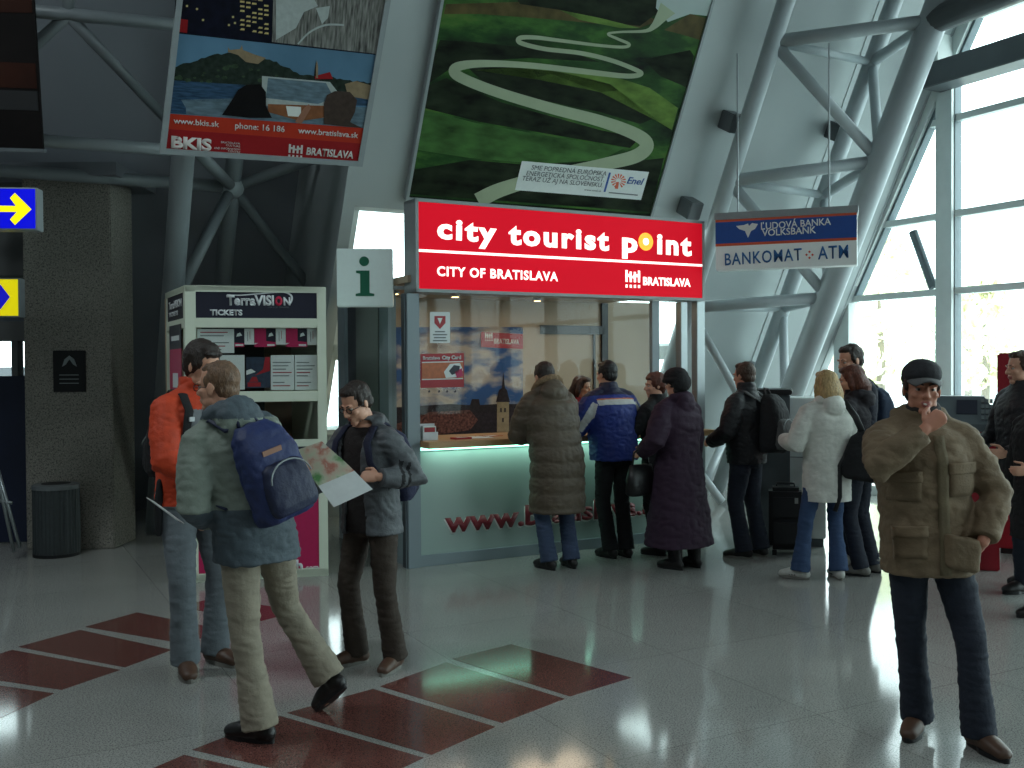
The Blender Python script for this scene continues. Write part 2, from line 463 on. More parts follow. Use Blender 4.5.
# ------------------------------------------------------------------ steel trusses
def nodept(px, py, e): 
    u, s = wl_(px, py, e); return MW @ Vector((u, -e, s))
vdir = (MW.to_3x3() @ Vector((0, 0, 1))).normalized()
def chord(p, zlo, zhi):
    return [p + vdir * ((zlo - p.z) / vdir.z), p + vdir * ((zhi - p.z) / vdir.z)]
def part(name, mbx, mats, parent, smooth=True, bevel=0.0):
    """mesh given in world coordinates, parented to a thing"""
    o = mbx.build(name, mats, None, smooth, bevel)
    o.parent = parent; o.matrix_parent_inverse = parent.matrix_world.inverted()
    return o
def tubepart(name, a, b, r, parent, mat=None, n=14):
    t = MB(); t.tube([a, b], r, n); return part(name, t, mat or m_steel, parent)

eA, eC = 0.36, 1.25
Lp = nodept(729, 181, eA); Bp = nodept(824, 195, eA); Rp = nodept(863, 205, eC)
truss = empty('steel_truss', Matrix.Translation(Vector((Rp.x, Rp.y, 0))), 'large triangular steel tube truss leaning along the wall beside the bank sign', 'truss')
for p, r, zl in ((Lp, .095, 1.1), (Bp, .095, .02), (Rp, .145, .02)):
    a, b = chord(p, zl, 6.8); tubepart('chord', a, b, r, truss)
def on(p, px, py, e):
    q = nodept(px, py, e); return p + vdir * ((q - p).dot(vdir))
L = [on(Lp, 774, 42, eA), on(Lp, 729, 181, eA), on(Lp, 697, 308, eA)]
Bk = [on(Bp, 870, 62, eA), on(Bp, 824, 195, eA), on(Bp, 783, 308, eA)]
Rr = [on(Rp, 932, 20, eC), on(Rp, 873, 160, eC), on(Rp, 822, 297, eC)]
for i in range(3):
    tubepart('web', L[i], Rr[i], .068, truss); tubepart('web', L[i], Bk[i], .045, truss); tubepart('web', Bk[i], Rr[i], .06, truss)
for i in range(2):
    tubepart('web', L[i], Rr[i + 1], .062, truss)
    tubepart('web', Bk[i], Rr[i + 1], .055, truss)
low = on(Rp, 775, 450, eC)
tubepart('web', L[2], low, .05, truss)
tubepart('web', Bk[2], Bk[2] + Vector((0.03, 0, -1.9)), .055, truss)
for (px, py) in ((690, 208), (732, 122), (838, 132), (752, 372)):
    u, s = wl_(px, py, .12); b = MB(); b.box(u - .09, u + .09, -.24, -.001, s - .1, s + .1, mtx=MW)
    part('wall_bracket', b, m_steel_d, truss, False, .01)
# raking struts near the floor behind the queue
tr2 = empty('raking_strut', Matrix.Translation(gr(712, 500)), 'slanting grey tube struts meeting the floor left of the black suitcase', 'strut')
a = gr(722, 505); b = at(700, 476, 12.6)
tubepart('tube', a + Vector((0, 0, .04)), at(692, 462, a.y + .3), .05, tr2)
tubepart('tube', at(704, 484, a.y + .2), at(724, 440, a.y + .9), .05, tr2)

# along the facade: wind beam and eaves tube
beam = empty('facade_beam', MF @ Matrix.Translation((fa(985, 55)[0], -.3, fa(985, 55, -.3)[1])), 'heavy dark horizontal beam crossing the top of the glass facade', 'beam')
za = fa(945, 73, -.3)[1]; xa = fa(930, 75, -.3)[0]
bb = MB(); bb.box(xa, xEnd, -.42, -.16, za - .13, za + .14, mtx=MF); bb.box(xa, xEnd, -.46, -.12, za - .16, za - .13, mtx=MF)
part('girder', bb, m_steel_d, beam, False, .01)
br = MB(); br.box(xm0 - .05, xm1 + .02, -.40, -.1, za + .14, 6.8, mtx=MF); part('post', br, m_frame, beam, False, .01)
tube_th = empty('eaves_tube', Matrix.Translation(Rr[0]), 'thick dark tube running right from the top of the steel truss', 'tube')
tubepart('tube', Rr[0], Rr[0] + ND * 8.0 + Vector((0, 0, .15)), .14, tube_th, m_steel_d, 18)

# left trusses in front of the dark wall
eD = -0.9
Fp = nodept(183, 157, 0.15); Sp = nodept(232, 187, eD)
tl = empty('steel_truss', Matrix.Translation(Vector((Fp.x, Fp.y, 0))), 'grey steel tube truss rising behind the white ticket kiosk', 'truss')
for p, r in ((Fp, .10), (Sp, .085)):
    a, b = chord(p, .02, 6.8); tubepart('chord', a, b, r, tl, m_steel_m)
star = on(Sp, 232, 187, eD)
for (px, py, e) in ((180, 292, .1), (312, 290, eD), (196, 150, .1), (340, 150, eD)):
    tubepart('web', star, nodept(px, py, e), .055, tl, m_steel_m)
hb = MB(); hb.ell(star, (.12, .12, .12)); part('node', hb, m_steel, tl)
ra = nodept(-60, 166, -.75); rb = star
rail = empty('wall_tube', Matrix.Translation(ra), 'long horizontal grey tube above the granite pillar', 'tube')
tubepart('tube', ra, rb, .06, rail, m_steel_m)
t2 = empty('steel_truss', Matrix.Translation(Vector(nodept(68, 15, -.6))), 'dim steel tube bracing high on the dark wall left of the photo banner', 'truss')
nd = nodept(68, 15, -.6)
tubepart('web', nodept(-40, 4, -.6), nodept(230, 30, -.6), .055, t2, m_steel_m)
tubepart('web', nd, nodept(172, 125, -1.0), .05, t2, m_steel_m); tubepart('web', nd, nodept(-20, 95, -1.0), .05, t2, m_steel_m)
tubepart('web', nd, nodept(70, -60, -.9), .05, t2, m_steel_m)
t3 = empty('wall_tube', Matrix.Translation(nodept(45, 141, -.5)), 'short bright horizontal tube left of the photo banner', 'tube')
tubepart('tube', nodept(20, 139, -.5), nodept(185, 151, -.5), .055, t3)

# ------------------------------------------------------------------ granite pillar, its beam and the doorway on the far left
pa, pb = gr(25, 550), gr(113, 548)
py_ = (pa.y + pb.y) / 2
xL_, xR_ = at(24, 360, py_).x, at(112, 360, py_).x
zt = at(70, 178, py_).z
pm_ = MB(); pm_.box(xL_, xR_, py_, py_ + .55, 0, zt)
tag(pm_.build('pillar', m_pillar, bevel=.01), 'speckled grey granite pillar', 'pillar', kind='structure')
pm_ = MB(); pm_.box(-11, xR_ + .12, py_ - .15, py_ + .9, zt, zt + .12)
tag(pm_.build('trim_3', m_dark), 'dark beam over the granite pillar', kind='structure')
# doorway left of the pillar: transom with a lit strip window above and a dark blue leaf
dz = lambda py: at(10, py, py_ + .3).z
dr = MB(); xl = -8.0
dr.box(xl, xL_, py_ + .2, py_ + .5, dz(341), dz(322)); dr.box(xl, xL_, py_ + .2, py_ + .5, dz(276), zt)
dr.box(xL_ - .05, xL_, py_ + .2, py_ + .5, 0, dz(341))
for k in range(5): dr.box(xL_ - .26 - k * .9, xL_ - .20 - k * .9, py_ + .28, py_ + .4, dz(376), dz(341))
door = tag(dr.build('door_1', m_back), kind='structure')
leaf = MB(); leaf.box(xl, xL_ - .07, py_ + .3, py_ + .36, 0.02, dz(376)); leaf.build('door_leaf', M('dark_blue_door', (24, 32, 58), .4), door)
lg = MB(); lg.box(xl, xL_ - .05, py_ + .34, py_ + .35, dz(376), dz(341)); lg.build('door_glass', m_glass, door)
# ================================================================== SIGNS, BOOTHS AND FURNITURE
m_white = M('white_plastic', (222, 226, 222), .45, var=.02)
m_cream = M('cream_lacquer', (214, 222, 204), .4, var=.03, scale=5)
m_navy = M('navy_print', (22, 24, 44), .5, var=.05)
m_black = M('black_print', (16, 17, 20), .5, var=.05)
m_ink = M('grey_ink', (108, 114, 118), .7)
m_paper = M('paper', (216, 222, 222), .75, var=.03, scale=40)
m_redp = M('red_print', (158, 28, 40), .5, var=.05)
m_magenta = M('magenta_print', (176, 24, 82), .5, var=.04)
m_greyf = M('sign_frame_grey', (140, 148, 150), .4, var=.04)
m_alu = M('brushed_aluminium', (150, 158, 160), .35, .6, var=.05, stretch=(1, 1, 12))
m_booth = M('booth_grey_panel', (128, 142, 148), .45, var=.03, scale=3)
m_booth_d = M('booth_dark_seam', (58, 64, 70), .5, var=.05)

class Sheet(MB):
    """printed areas given by pixels on the plane of frame m, stacked in thin layers"""
    def __init__(s, m, y0=0.0): super().__init__(); s.m_ = m; s.y0 = y0
    def poly(s, pts, mi, layer=1, th=0.0012):
        y = s.y0 - layer * th
        q = [pl(s.m_, px, py, y) for px, py in pts]
        s.prism(q, y, y + th * .9, mi); return s
    def strip(s, path, mi, layer=1, th=0.0012):
        """path: (px, py, half width in px) -> ribbon"""
        pts = [Vector(p[:2]) for p in path]; L_, R_ = [], []
        # Catmull-Rom refinement
        fine = []
        for i in range(len(path) - 1):
            p = [Vector(path[max(0, min(len(path) - 1, j))]) for j in (i - 1, i, i + 1, i + 2)]
            for k in range(8):
                t = k / 8
                fine.append(0.5 * ((2 * p[1]) + (p[2] - p[0]) * t + (2 * p[0] - 5 * p[1] + 4 * p[2] - p[3]) * t * t + (3 * p[1] - p[0] - 3 * p[2] + p[3]) * t ** 3))
        fine.append(Vector(path[-1]))
        y = s.y0 - layer * th
        for i, p in enumerate(fine):
            d = fine[min(i + 1, len(fine) - 1)] - fine[max(i - 1, 0)]
            d = Vector((d.x, d.y)); d = d.normalized() if d.length > 1e-6 else Vector((1, 0))
            n = Vector((-d.y, d.x)) * p.z
            L_.append(pl(s.m_, p.x + n.x, p.y + n.y, y)); R_.append(pl(s.m_, p.x - n.x, p.y - n.y, y))
        vs = []; fs = []
        for a, b in zip(L_, R_): vs += [(a[0], y, a[1]), (b[0], y, b[1])]
        for i in range(len(L_) - 1): fs.append((2 * i, 2 * i + 1, 2 * i + 3, 2 * i + 2))
        s.add(vs, fs, mi); return s

def crown(s, x, z, w, h, mi, y=-.006, d=.003):
    """the castle-gate mark: four uprights, a bar and four dots"""
    b = w / 9.0
    for i, k in enumerate((0, 2.6, 5.2, 7.8)):
        z0 = z + h * .32
        s.box(x + k * b, x + k * b + b * 1.3, y - d, y, z0, z + h * (1.0 if i in (0, 3) else .92), mi)
        s.box(x + k * b, x + k * b + b * 1.3, y - d, y, z, z + h * .17, mi)
    s.box(x, x + 3 * b, y - d, y, z + h * .62, z + h * .78, mi); s.box(x + 5.2 * b, x + w, y - d, y, z + h * .62, z + h * .78, mi)
    s.box(x + 2.6 * b, x + 6.4 * b, y - d, y, z + h * .55, z + h * .68, mi)

# ------------------------------------------------------------------ tourist booth
MBth = frame(P0, R(28))
BT = empty('tourist_booth', MBth, 'grey tourist information booth with glazed front, lit counter and red lightbox sign', 'booth')
bl = lambda px, py, y=0.0: pl(MBth, px, py, y)
BW = bl(705, 300)[0]                       # booth width
zc = bl(420, 441)[1]                       # counter height
zs = bl(417, 296)[1] + .02                 # underside of sign
def bpart(name, m, mats, smooth=False, bevel=0.0, parent=None): return m.build(name, mats, parent or BT, smooth, bevel)
m_panelg = M('frosted_front_panel', (156, 176, 170), .35, var=.03, scale=3)
m_wood = M('beech_counter', (176, 138, 92), .4, var=.12, scale=8, stretch=(1, 8, 8))
m_beige = M('beige_interior_panel', (168, 150, 128), .6, var=.04, scale=3)
# plinth and counter carcass
xf0 = bl(421, 500)[0]
c = MB(); c.box(0, BW, .0, .06, 0, bl(421, 556)[1]); c.box(0, xf0, 0, .12, 0, zc - .07); bpart('plinth', c, m_booth, bevel=.004)
c = MB(); c.box(xf0, BW, .03, .05, bl(421, 556)[1], zc - .1); fp = bpart('front_panel', c, m_panelg)
c = MB(); c.box(.02, BW - .02, .07, .75, .02, zc - .08); bpart('counter_body', c, m_booth)
c = MB(); c.box(xf0 - .01, BW, -.20, .62, zc - .055, zc); bpart('counter_top', c, m_wood, bevel=.006)
m_led = M('mint_light_strip', (170, 255, 225), .4, var=.02, emit=2.2)
c = MB(); c.box(xf0 + .005, BW - .02, -.008, .026, zc - .085, zc - .060); bpart('light_strip', c, m_led)
lm = MBth @ frame(Vector((BW / 2, -.06, zc - .07)), 0, R(24))
area('counter_strip_lamp', lm, BW - .3, .05, 4.0, (.62, 1.0, .86))
# posts
c = MB(); c.box(-.04, .075, -.02, .1, 0, zs); c.box(-.055, -.04, 0, .08, 0, zs, 1); bpart('corner_post', c, [m_booth, m_booth_d], bevel=.004)
xr = bl(686, 340)[0]
c = MB(); c.box(xr - .06, xr + .02, .0, .09, zc, zs); c.box(BW - .1, BW, .0, .09, 0, zs + .6); bpart('corner_post', c, m_alu, bevel=.004)
c = MB(); c.box(bl(653, 340)[0], bl(660, 340)[0], .01, .06, zc, zs); bpart('mullion', c, m_booth)
# front glass in three sheets; a gap above the counter
gz = bl(420, 416)[1]
xs = [.075, bl(497, 350)[0], bl(592, 350)[0], xr - .06]
for i in range(3):
    c = MB(); c.box(xs[i] + .004, xs[i + 1] - .004, .035, .045, zc + .22, zs); bpart('glass_pane', c, m_bglass)
# side wall running back from the corner post
DP = 1.75
def sx_(px):  # depth along the side wall where pixel column px meets it
    n = MBth.to_3x3() @ Vector((1, 0, 0)); q = hit(px, 350, P0, n); return (MBth.inverted() @ q).y
c = MB()
segs = [(404, 393, 'g'), (393, 384, 'p'), (384, 380, 'd'), (380, 358, 'w'), (358, 349, 'd'), (349, 342, 'p')]
ys = [(max(.09, sx_(a)), sx_(b), t) for a, b, t in segs]; DP = ys[-1][1]
for a, b, t in ys:
    if t == 'g': c.box(-.02, 0.0, a, b, 0, zc, 0)
    elif t == 'p': c.box(-.045, 0.03, a, b, 0, zs + .12, 0)
    elif t == 'd': c.box(-.01, 0.0, a, b, 0, zs + .1, 1)
    else: c.box(-.02, 0.0, a, b, 0, zs + .1, 2)
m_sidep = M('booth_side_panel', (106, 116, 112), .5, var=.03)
bpart('side_wall', c, [m_booth, m_booth_d, m_sidep])
c = MB(); c.box(-.015, -.007, ys[0][0], ys[0][1], zc, zs); bpart('side_glass', c, m_bglass)
# back wall: left half beige panelling, right half glazed toward the hall window
MMu = MBth @ Matrix.Translation((0, DP - .004, 0))
xb1 = pl(MMu, 604, 340)[0]; xbe = pl(MMu, 655, 340)[0]; xbi = pl(MMu, 594, 340)[0]; xbh = pl(MMu, 540, 340)[0]
c = MB(); c.box(0, xbe, DP, DP + .04, 0, zs + .12)
zbh = pl(MMu, 570, 330)[1]
c.box(xb1 - .04, xb1 + .04, DP - .03, DP, 0, zs + .1, 1); c.box(xbh, xb1, DP - .03, DP, zbh - .05, zbh + .05, 1)
c.box(xbi - .012, xbi + .012, DP - .02, DP, 0, zbh, 1)
bpart('back_wall', c, [m_beige, m_booth_d])
c = MB(); c.box(0, BW, .05, DP + .04, zs + .1, zs + .16); bpart('ceiling_panel', c, m_beige)
m_spot = M('warm_lamp', (255, 206, 140), .4, var=.01, emit=9)
for (lx, ly) in ((.25, 1.0), (.95, 1.15), (1.75, .75), (2.45, .7), (.5, .35), (2.0, 1.35)):
    c = MB(); c.tube([(lx, ly, zs + .07), (lx, ly, zs + .1)], .045, 14); d = bpart('downlight', c, m_alu, True)
    c = MB(); c.tube([(lx, ly, zs + .066), (lx, ly, zs + .0695)], .034, 14); bpart('bulb', c, m_spot, parent=d)
for lx in (.6, 1.9):
    area('booth_downlight', MBth @ Matrix.Translation((lx, .9, zs + .05)), .8, .5, 5.5, (1.0, .76, .52))
# mural on the back wall
m_sky = bpy.data.materials.new('mural_print'); m_sky.use_nodes = True
nt = m_sky.node_tree; b_ = nt.nodes['Principled BSDF']; tcn = nt.nodes.new('ShaderNodeTexCoord'); n1 = nt.nodes.new('ShaderNodeTexNoise')
mp_ = nt.nodes.new('ShaderNodeMapping'); mp_.inputs['Scale'].default_value = (1.6, 1, 3.0); nt.links.new(tcn.outputs['Object'], mp_.inputs['Vector'])
n1.inputs['Scale'].default_value = 1.5; n1.inputs['Detail'].default_value = 6; nt.links.new(mp_.outputs['Vector'], n1.inputs['Vector'])
r1 = nt.nodes.new('ShaderNodeValToRGB'); e = r1.color_ramp.elements
e[0].position = .42; e[0].color = lin((52, 84, 132)) + (1,); e[1].position = .56; e[1].color = lin((176, 164, 152)) + (1,)
x_ = r1.color_ramp.elements.new(.72); x_.color = lin((128, 116, 110)) + (1,)
nt.links.new(n1.outputs['Fac'], r1.inputs['Fac']); nt.links.new(r1.outputs['Color'], b_.inputs['Base Color']); b_.inputs['Roughness'].default_value = .5
m_roof = M('mural_roofs', (44, 36, 40), .6, var=.3, scale=30)
m_crowd = M('mural_crowd', (96, 62, 56), .6, var=.75, scale=38)
m_stone = M('mural_stone', (140, 122, 96), .6, var=.15, scale=20)
s = Sheet(MMu)
s.poly([(380, 327), (523, 327), (523, 441), (380, 448)], 0, 1)
s.poly([(385, 408), (450, 404), (470, 405), (472, 399), (479, 399), (480, 405), (497, 404), (523, 404), (523, 450), (385, 450)], 1, 2)
s.poly([(385, 428), (430, 412), (470, 410), (478, 420), (470, 430), (430, 436), (385, 442)], 2, 3)
s.poly([(497, 402), (509, 402), (509, 432), (497, 432)], 3, 4)
s.poly([(496, 402), (499, 390), (502, 388), (503.5, 372), (505, 388), (507, 390), (510, 402)], 1, 5)
for (x0_, y0_) in ((501, 408), (505, 408), (503, 418)): s.poly([(x0_ - .8, y0_), (x0_ + .8, y0_), (x0_ + .8, y0_ + 4), (x0_ - .8, y0_ + 4)], 1, 5)
mo = s.build('mural', [m_sky, m_roof, m_crowd, m_stone], None, mtx=MMu)
tag(mo, 'mural of a clouded sky and church tower on the rear wall of the booth', 'mural')
s = Sheet(MMu, -.012); s.poly([(481, 332), (523, 334), (523, 349), (481, 347)], 0, 1, .004)
ro = s.build('wall_sign', [m_redp], None, mtx=MMu); tag(ro, 'small red city sign with white lettering on the mural in the tourist booth', 'sign')
s2 = MB(); x0_, z0_ = pl(MMu, 485, 341, -.018); crown(s2, x0_, z0_, .09, .09, 0, -.017, .002); cm = s2.build('emblem', m_white, ro)
text('lettering', 'BRATISLAVA', MMu, (494, 343.5), (519, 344.5), 5, m_white, ro, y=-.018, bold=.01)
# url lettering across the front panel
m_url = M('dark_red_letters', (116, 20, 34), .4, var=.03)
u0, zu0 = bl(444.5, 532.0, .03); u1, zu1 = bl(686, 511.5, .03)
uz = bl(444.5, 517.5, .03)[1]
zu1 = zu0
xe = bl(668, 512, .03)[0]
text_local('lettering', 'www.bratislava.sk', u0, zu0, xe, zu0, (uz - zu0) * 1.36, m_url, BT, y=.029, bold=.03, depth=.012)
text_local('lettering_outline', 'www.bratislava.sk', u0 - .008, zu0 - .012, xe - .008, zu0 - .012, (uz - zu0) * 1.36, m_white, BT, y=.0295, bold=.03, depth=.004)

# notices on the booth glass
s = Sheet(MBth, .034); s.poly([(430, 312), (450, 312), (450, 343), (430, 343)], 0, 1, .002)
s.poly([(434.5, 316), (445.5, 316), (445.5, 323), (440, 329), (434.5, 323)], 1, 2, .002)
s.poly([(437.5, 318), (442.5, 318), (440, 324)], 2, 3, .002)
for yy, a, b2 in ((331, 435, 445), (334, 433, 447), (337, 434, 446), (340, 433, 447)): s.poly([(a, yy), (b2, yy), (b2, yy + 1.3), (a, yy + 1.3)], 3, 2, .002)
no = s.build('notice', [m_paper, m_redp, m_white, m_ink], None, mtx=MBth); tag(no, 'white notice with a small red crest taped to the booth glass', 'notice')
s = Sheet(MBth, .034)
m_orange = M('orange_print', (176, 96, 56), .5, var=.15, scale=30)
s.poly([(420.5, 354), (464, 353), (464, 387), (420.5, 388)], 0, 1, .002)
s.poly([(422, 362), (463, 361), (463, 379), (422, 380)], 1, 2, .002)
s.poly([(422, 363), (463, 362), (463, 378), (422, 379)], 2, 3, .002)
s.poly([(444, 372), (450, 364), (460, 363), (463, 370), (459, 377), (446, 378)], 1, 4, .002)
s.poly([(449, 371), (454, 365), (460, 366), (459, 372), (452, 375)], 3, 5, .002)
s.poly([(455, 372), (462, 368), (463, 376), (457, 378)], 4, 5, .002)
for xq in (428, 438, 446, 454): s.poly([(xq, 391), (xq + 1.6, 390), (xq + 2.4, 391.5), (xq + .8, 393)], 3, 1, .002)
po = s.build('poster', [m_redp, m_paper, m_orange, m_navy, m_magenta], None, mtx=MBth); tag(po, 'red and orange city card poster on the booth glass above the counter', 'poster')
text('lettering', 'Bratislava', MBth, (423, 359.8), (440, 359.4), 3.4, m_paper, po, y=.026, bold=.01)
text('lettering', 'City Card', MBth, (442, 359.4), (461, 359.0), 3.6, m_paper, po, y=.026, bold=.03)

# counter clutter
def onbooth(u, y, z=None): return MBth @ Vector((u, y, zc if z is None else z))
ub = bl(445, 430)[0]
def brochure(u, y, w_, d_, rz, mat, label, group=None, n=1, name='brochure'):
    m = MB(); m.box(-w_ / 2, w_ / 2, -d_ / 2, d_ / 2, 0, .004 * n); m.box(-w_ * .3, w_ * .3, -d_ * .35, d_ * .1, .004 * n, .004 * n + .0006, 1)
    return tag(m.build(name, [mat, m_paper], None, mtx=frame(onbooth(u, y), R(28 + rz))), label, 'brochure', group)
brochure(bl(462, 434)[0], .02, .16, .10, 8, m_redp, 'red leaflet pile lying on the booth counter beside the white papers', n=4)
brochure(bl(480, 432)[0], .12, .30, .21, -6, m_paper, 'white papers spread on the counter left of the brown coat')
brochure(bl(500, 431)[0], .22, .21, .15, 14, m_orange, 'orange folded leaflet at the far end of the counter papers')
hold = empty('leaflet_holder', frame(onbooth(bl(432, 436)[0], .06), R(28)), 'small clear leaflet holder in the left corner of the booth counter', 'holder')
m_acr = M('clear_plastic', (196, 200, 204), .2, var=.04)
h = MB(); h.box(-.07, .07, -.03, .05, 0, .008); h.prism([(-.07, .008), (.07, .008), (.07, .07), (-.07, .07)], -.03, -.026); h.prism([(-.07, .008), (.07, .008), (.07, .14), (-.07, .14)], .045, .05); h.build('tray', m_acr, hold)
h = MB(); h.box(-.06, .06, -.01, .03, .009, .12); h.box(-.05, .05, -.0105, -.01, .06, .11, 1); h.build('leaflets', [m_paper, m_redp], hold)
pen = MB(); pen.tube([(0, 0, 0), (-.03, 0, .22)], .016, 10); pen.box(-.05, .03, -.03, .03, 0, .012)
tag(pen.build('card_stand', m_white, None, mtx=frame(onbooth(bl(424, 436)[0], .10), R(28))), 'slim white upright card stand against the left booth post', 'stand')

# ------------------------------------------------------------------ red lightbox sign
MS = MBth @ Matrix.Translation((0, -.06, 0))
sl = lambda px, py, y=0.0: pl(MS, px, py, y)
xa_, zt_ = sl(415.3, 197.8); xb_, zb_ = sl(704.8, 299.8); zb_ = sl(415.5, 291.7)[1]
SG = empty('lightbox_sign', MS @ Matrix.Translation((xa_, 0, zb_)), 'long red illuminated city tourist point sign above the booth counter', 'sign')
Msg = SG.matrix_world.copy()
sw, sh_ = xb_ - xa_, zt_ - zb_
c = MB(); fr = .028
c.box(0, sw, .0, .26, 0, fr); c.box(0, sw, 0, .26, sh_ - fr, sh_); c.box(0, fr, 0, .26, 0, sh_); c.box(sw - fr, sw, 0, .26, 0, sh_); c.box(fr, sw - fr, .2, .25, fr, sh_ - fr)
c.build('frame', m_greyf, SG)
m_rface = M('lit_red_face', (206, 14, 36), .6, var=.04, scale=1.5, emit=.66, spec=.08)
m_wlit = M('lit_white_letters', (255, 248, 240), .4, var=.01, emit=1.25)
m_yel = M('lit_yellow_dot', (255, 176, 20), .4, var=.02, emit=1.0)
c = MB(); c.box(fr, sw - fr, .006, .02, fr, sh_ - fr); c.build('face', m_rface, SG)
gp = lambda px, py: pl(Msg, px, py, .005)
text('lettering', 'city', Msg, (437, 237.5), (496.5, 242.5), 19.5, m_wlit, SG, y=.0055, bold=.042, space=1.2)
text('lettering', 'tourist', Msg, (508.5, 243.5), (609, 250), 19.5, m_wlit, SG, y=.0055, bold=.042, space=1.2)
text('lettering', 'p', Msg, (622, 251), (637.5, 252), 19, m_wlit, SG, y=.0055, bold=.042, space=1.2)
text('lettering', 'int', Msg, (657, 253), (691.5, 255.3), 19, m_wlit, SG, y=.0055, bold=.042, space=1.2)
x0_, z0_ = gp(645.7, 241.7)
c = MB(); c.prism([(x0_ + .085 * math.cos(a), z0_ + .085 * math.sin(a)) for a in np.linspace(0, 2 * math.pi, 32, False)], .002, .0055); c.build('yellow_dot', m_yel, SG)['label'] = 'yellow letter o'
c = MB(); c.prism([(x0_ + .034 * math.cos(a), z0_ + .034 * math.sin(a)) for a in np.linspace(0, 2 * math.pi, 24, False)], -.001, .002); c.build('dot_centre', m_wlit, SG)
za0 = gp(417, 250.3)[1]; c = MB(); c.box(fr, sw - fr, .002, .0055, za0 - .011, za0 + .011); c.build('white_line', m_wlit, SG)
text('lettering', 'CITY OF BRATISLAVA', Msg, (437, 275.5), (558, 281), 9, m_wlit, SG, y=.0055, bold=.03, space=1.12)
text('lettering', 'BRATISLAVA', Msg, (643, 284.8), (690.5, 286.5), 7.6, m_wlit, SG, y=.0055, bold=.035)
x0_, z0_ = gp(625.5, 287.5); c = MB(); crown(c, x0_, z0_, .165, .165, 0, .0055, .003); c.build('emblem', m_wlit, SG)

# ------------------------------------------------------------------ green i sign
pI = MBth @ Vector((-.16, .30, 0))
MI = frame(pI, R(4))
xa_, zt_ = pl(MI, 336.5, 248.5); xb_, zb_ = pl(MI, 393, 306.5)
IS = empty('information_sign', MI @ Matrix.Translation((xa_, 0, zb_)), 'square white box sign with green letter i on the corner of the booth', 'sign')
sw, sh_ = xb_ - xa_, zt_ - zb_
m_isign = M('pale_sign_face', (196, 214, 212), .4, var=.02, emit=.12)
c = MB(); c.box(0, sw, 0, .12, 0, sh_); c.build('box', m_isign, IS, bevel=.006)
c = MB(); c.box(sw - .02, sw + .14, .03, .07, sh_ * .3, sh_ * .36); c.build('bracket', m_greyf, IS)
m_green = M('green_letter', (14, 100, 74), .5, var=.03)
c = MB(); cx = sw * .49
c.prism([(cx + .042 * math.cos(a), sh_ * .78 + .042 * math.sin(a)) for a in np.linspace(0, 2 * math.pi, 24, False)], -.006, 0)
k = sh_
c.prism([(cx - .075, .18 * k), (cx + .085, .18 * k), (cx + .085, .22 * k), (cx + .045, .235 * k), (cx + .045, .62 * k), (cx - .07, .62 * k), (cx - .07, .58 * k), (cx - .035, .565 * k), (cx - .035, .235 * k), (cx - .075, .22 * k)], -.006, 0)
c.build('letter', m_green, IS)

# ------------------------------------------------------------------ bank sign
qa = at(714, 270, 9.6)
MA_ = frame(at(712, 268, 9.75), R(-20))
pA = lambda px, py, y=0.0: pl(MA_, px, py, y)
xa_, zt_ = pA(715.5, 218.5); xb_, zb_ = pA(857, 262); zb_ = pA(717, 270)[1]
AS = empty('bank_sign', MA_ @ Matrix.Translation((xa_, 0, zb_)), 'blue and white bank cash machine sign hanging from the steel truss', 'sign')
Mas = AS.matrix_world.copy(); sw, sh_ = xb_ - xa_, zt_ - zb_
c = MB(); c.box(0, sw, 0, .2, 0, sh_); c.build('box', M('sign_white_face', (206, 216, 214), .35, var=.02, emit=.10), AS, bevel=.004)
m_blue = M('bank_blue', (20, 68, 140), .4, var=.04, emit=.05); m_or = M('bank_orange', (206, 84, 50), .5, var=.03); m_bletter = M('bank_blue_letter', (24, 92, 150), .5, var=.03)
c = MB(); c.box(0, sw, -.004, -.0005, sh_ * .505, sh_ * .92); c.build('band', m_blue, AS)
c = MB(); c.box(0, sw, -.004, -.0005, sh_ * .455, sh_ * .505); c.box(0, sw, -.004, -.0005, sh_ * .92, sh_ * .965); c.build('stripe', m_or, AS)
c = MB(); c.box(-.01, sw + .01, -.01, .21, sh_ * .965, sh_ * 1.10); c.build('top_rail', m_greyf, AS)
text('lettering', 'ĽUDOVÁ BANKA', Mas, (761, 229.6), (831, 224.6), 6.5, m_white, AS, bold=.015)
text('lettering', 'VOLKSBANK', Mas, (762, 236.2), (816, 233), 6.5, m_white, AS, bold=.015)
text('lettering', 'BANKOMAT', Mas, (725, 265.3), (802, 260), 11.5, m_bletter, AS, bold=.012, space=1.12)
text('lettering', 'ATM', Mas, (818, 259.3), (848.5, 257.5), 12.5, m_bletter, AS, bold=.012, space=1.1)
s = Sheet(Mas)
s.poly([(736, 226), (744, 225), (748, 223.5), (749, 226), (752, 223), (758, 224), (755, 229), (751, 231), (748, 238), (745, 231), (739, 229)], 0, 4)
for (dx, dy) in ((0, -3), (3, 0), (0, 3), (-3, 0)): s.poly([(809.5 + dx - 1.4, 254.8 + dy), (809.5 + dx, 254.8 + dy - 1.4), (809.5 + dx + 1.4, 254.8 + dy), (809.5 + dx, 254.8 + dy + 1.4)], 1, 1)
s.build('emblem', [m_white, m_or], AS)
for u in (.2, sw - .25):
    c = MB(); c.tube([(u, .1, sh_), (u, .1, sh_ + 1.6)], .008, 8); c.build('hanger', m_alu, AS)

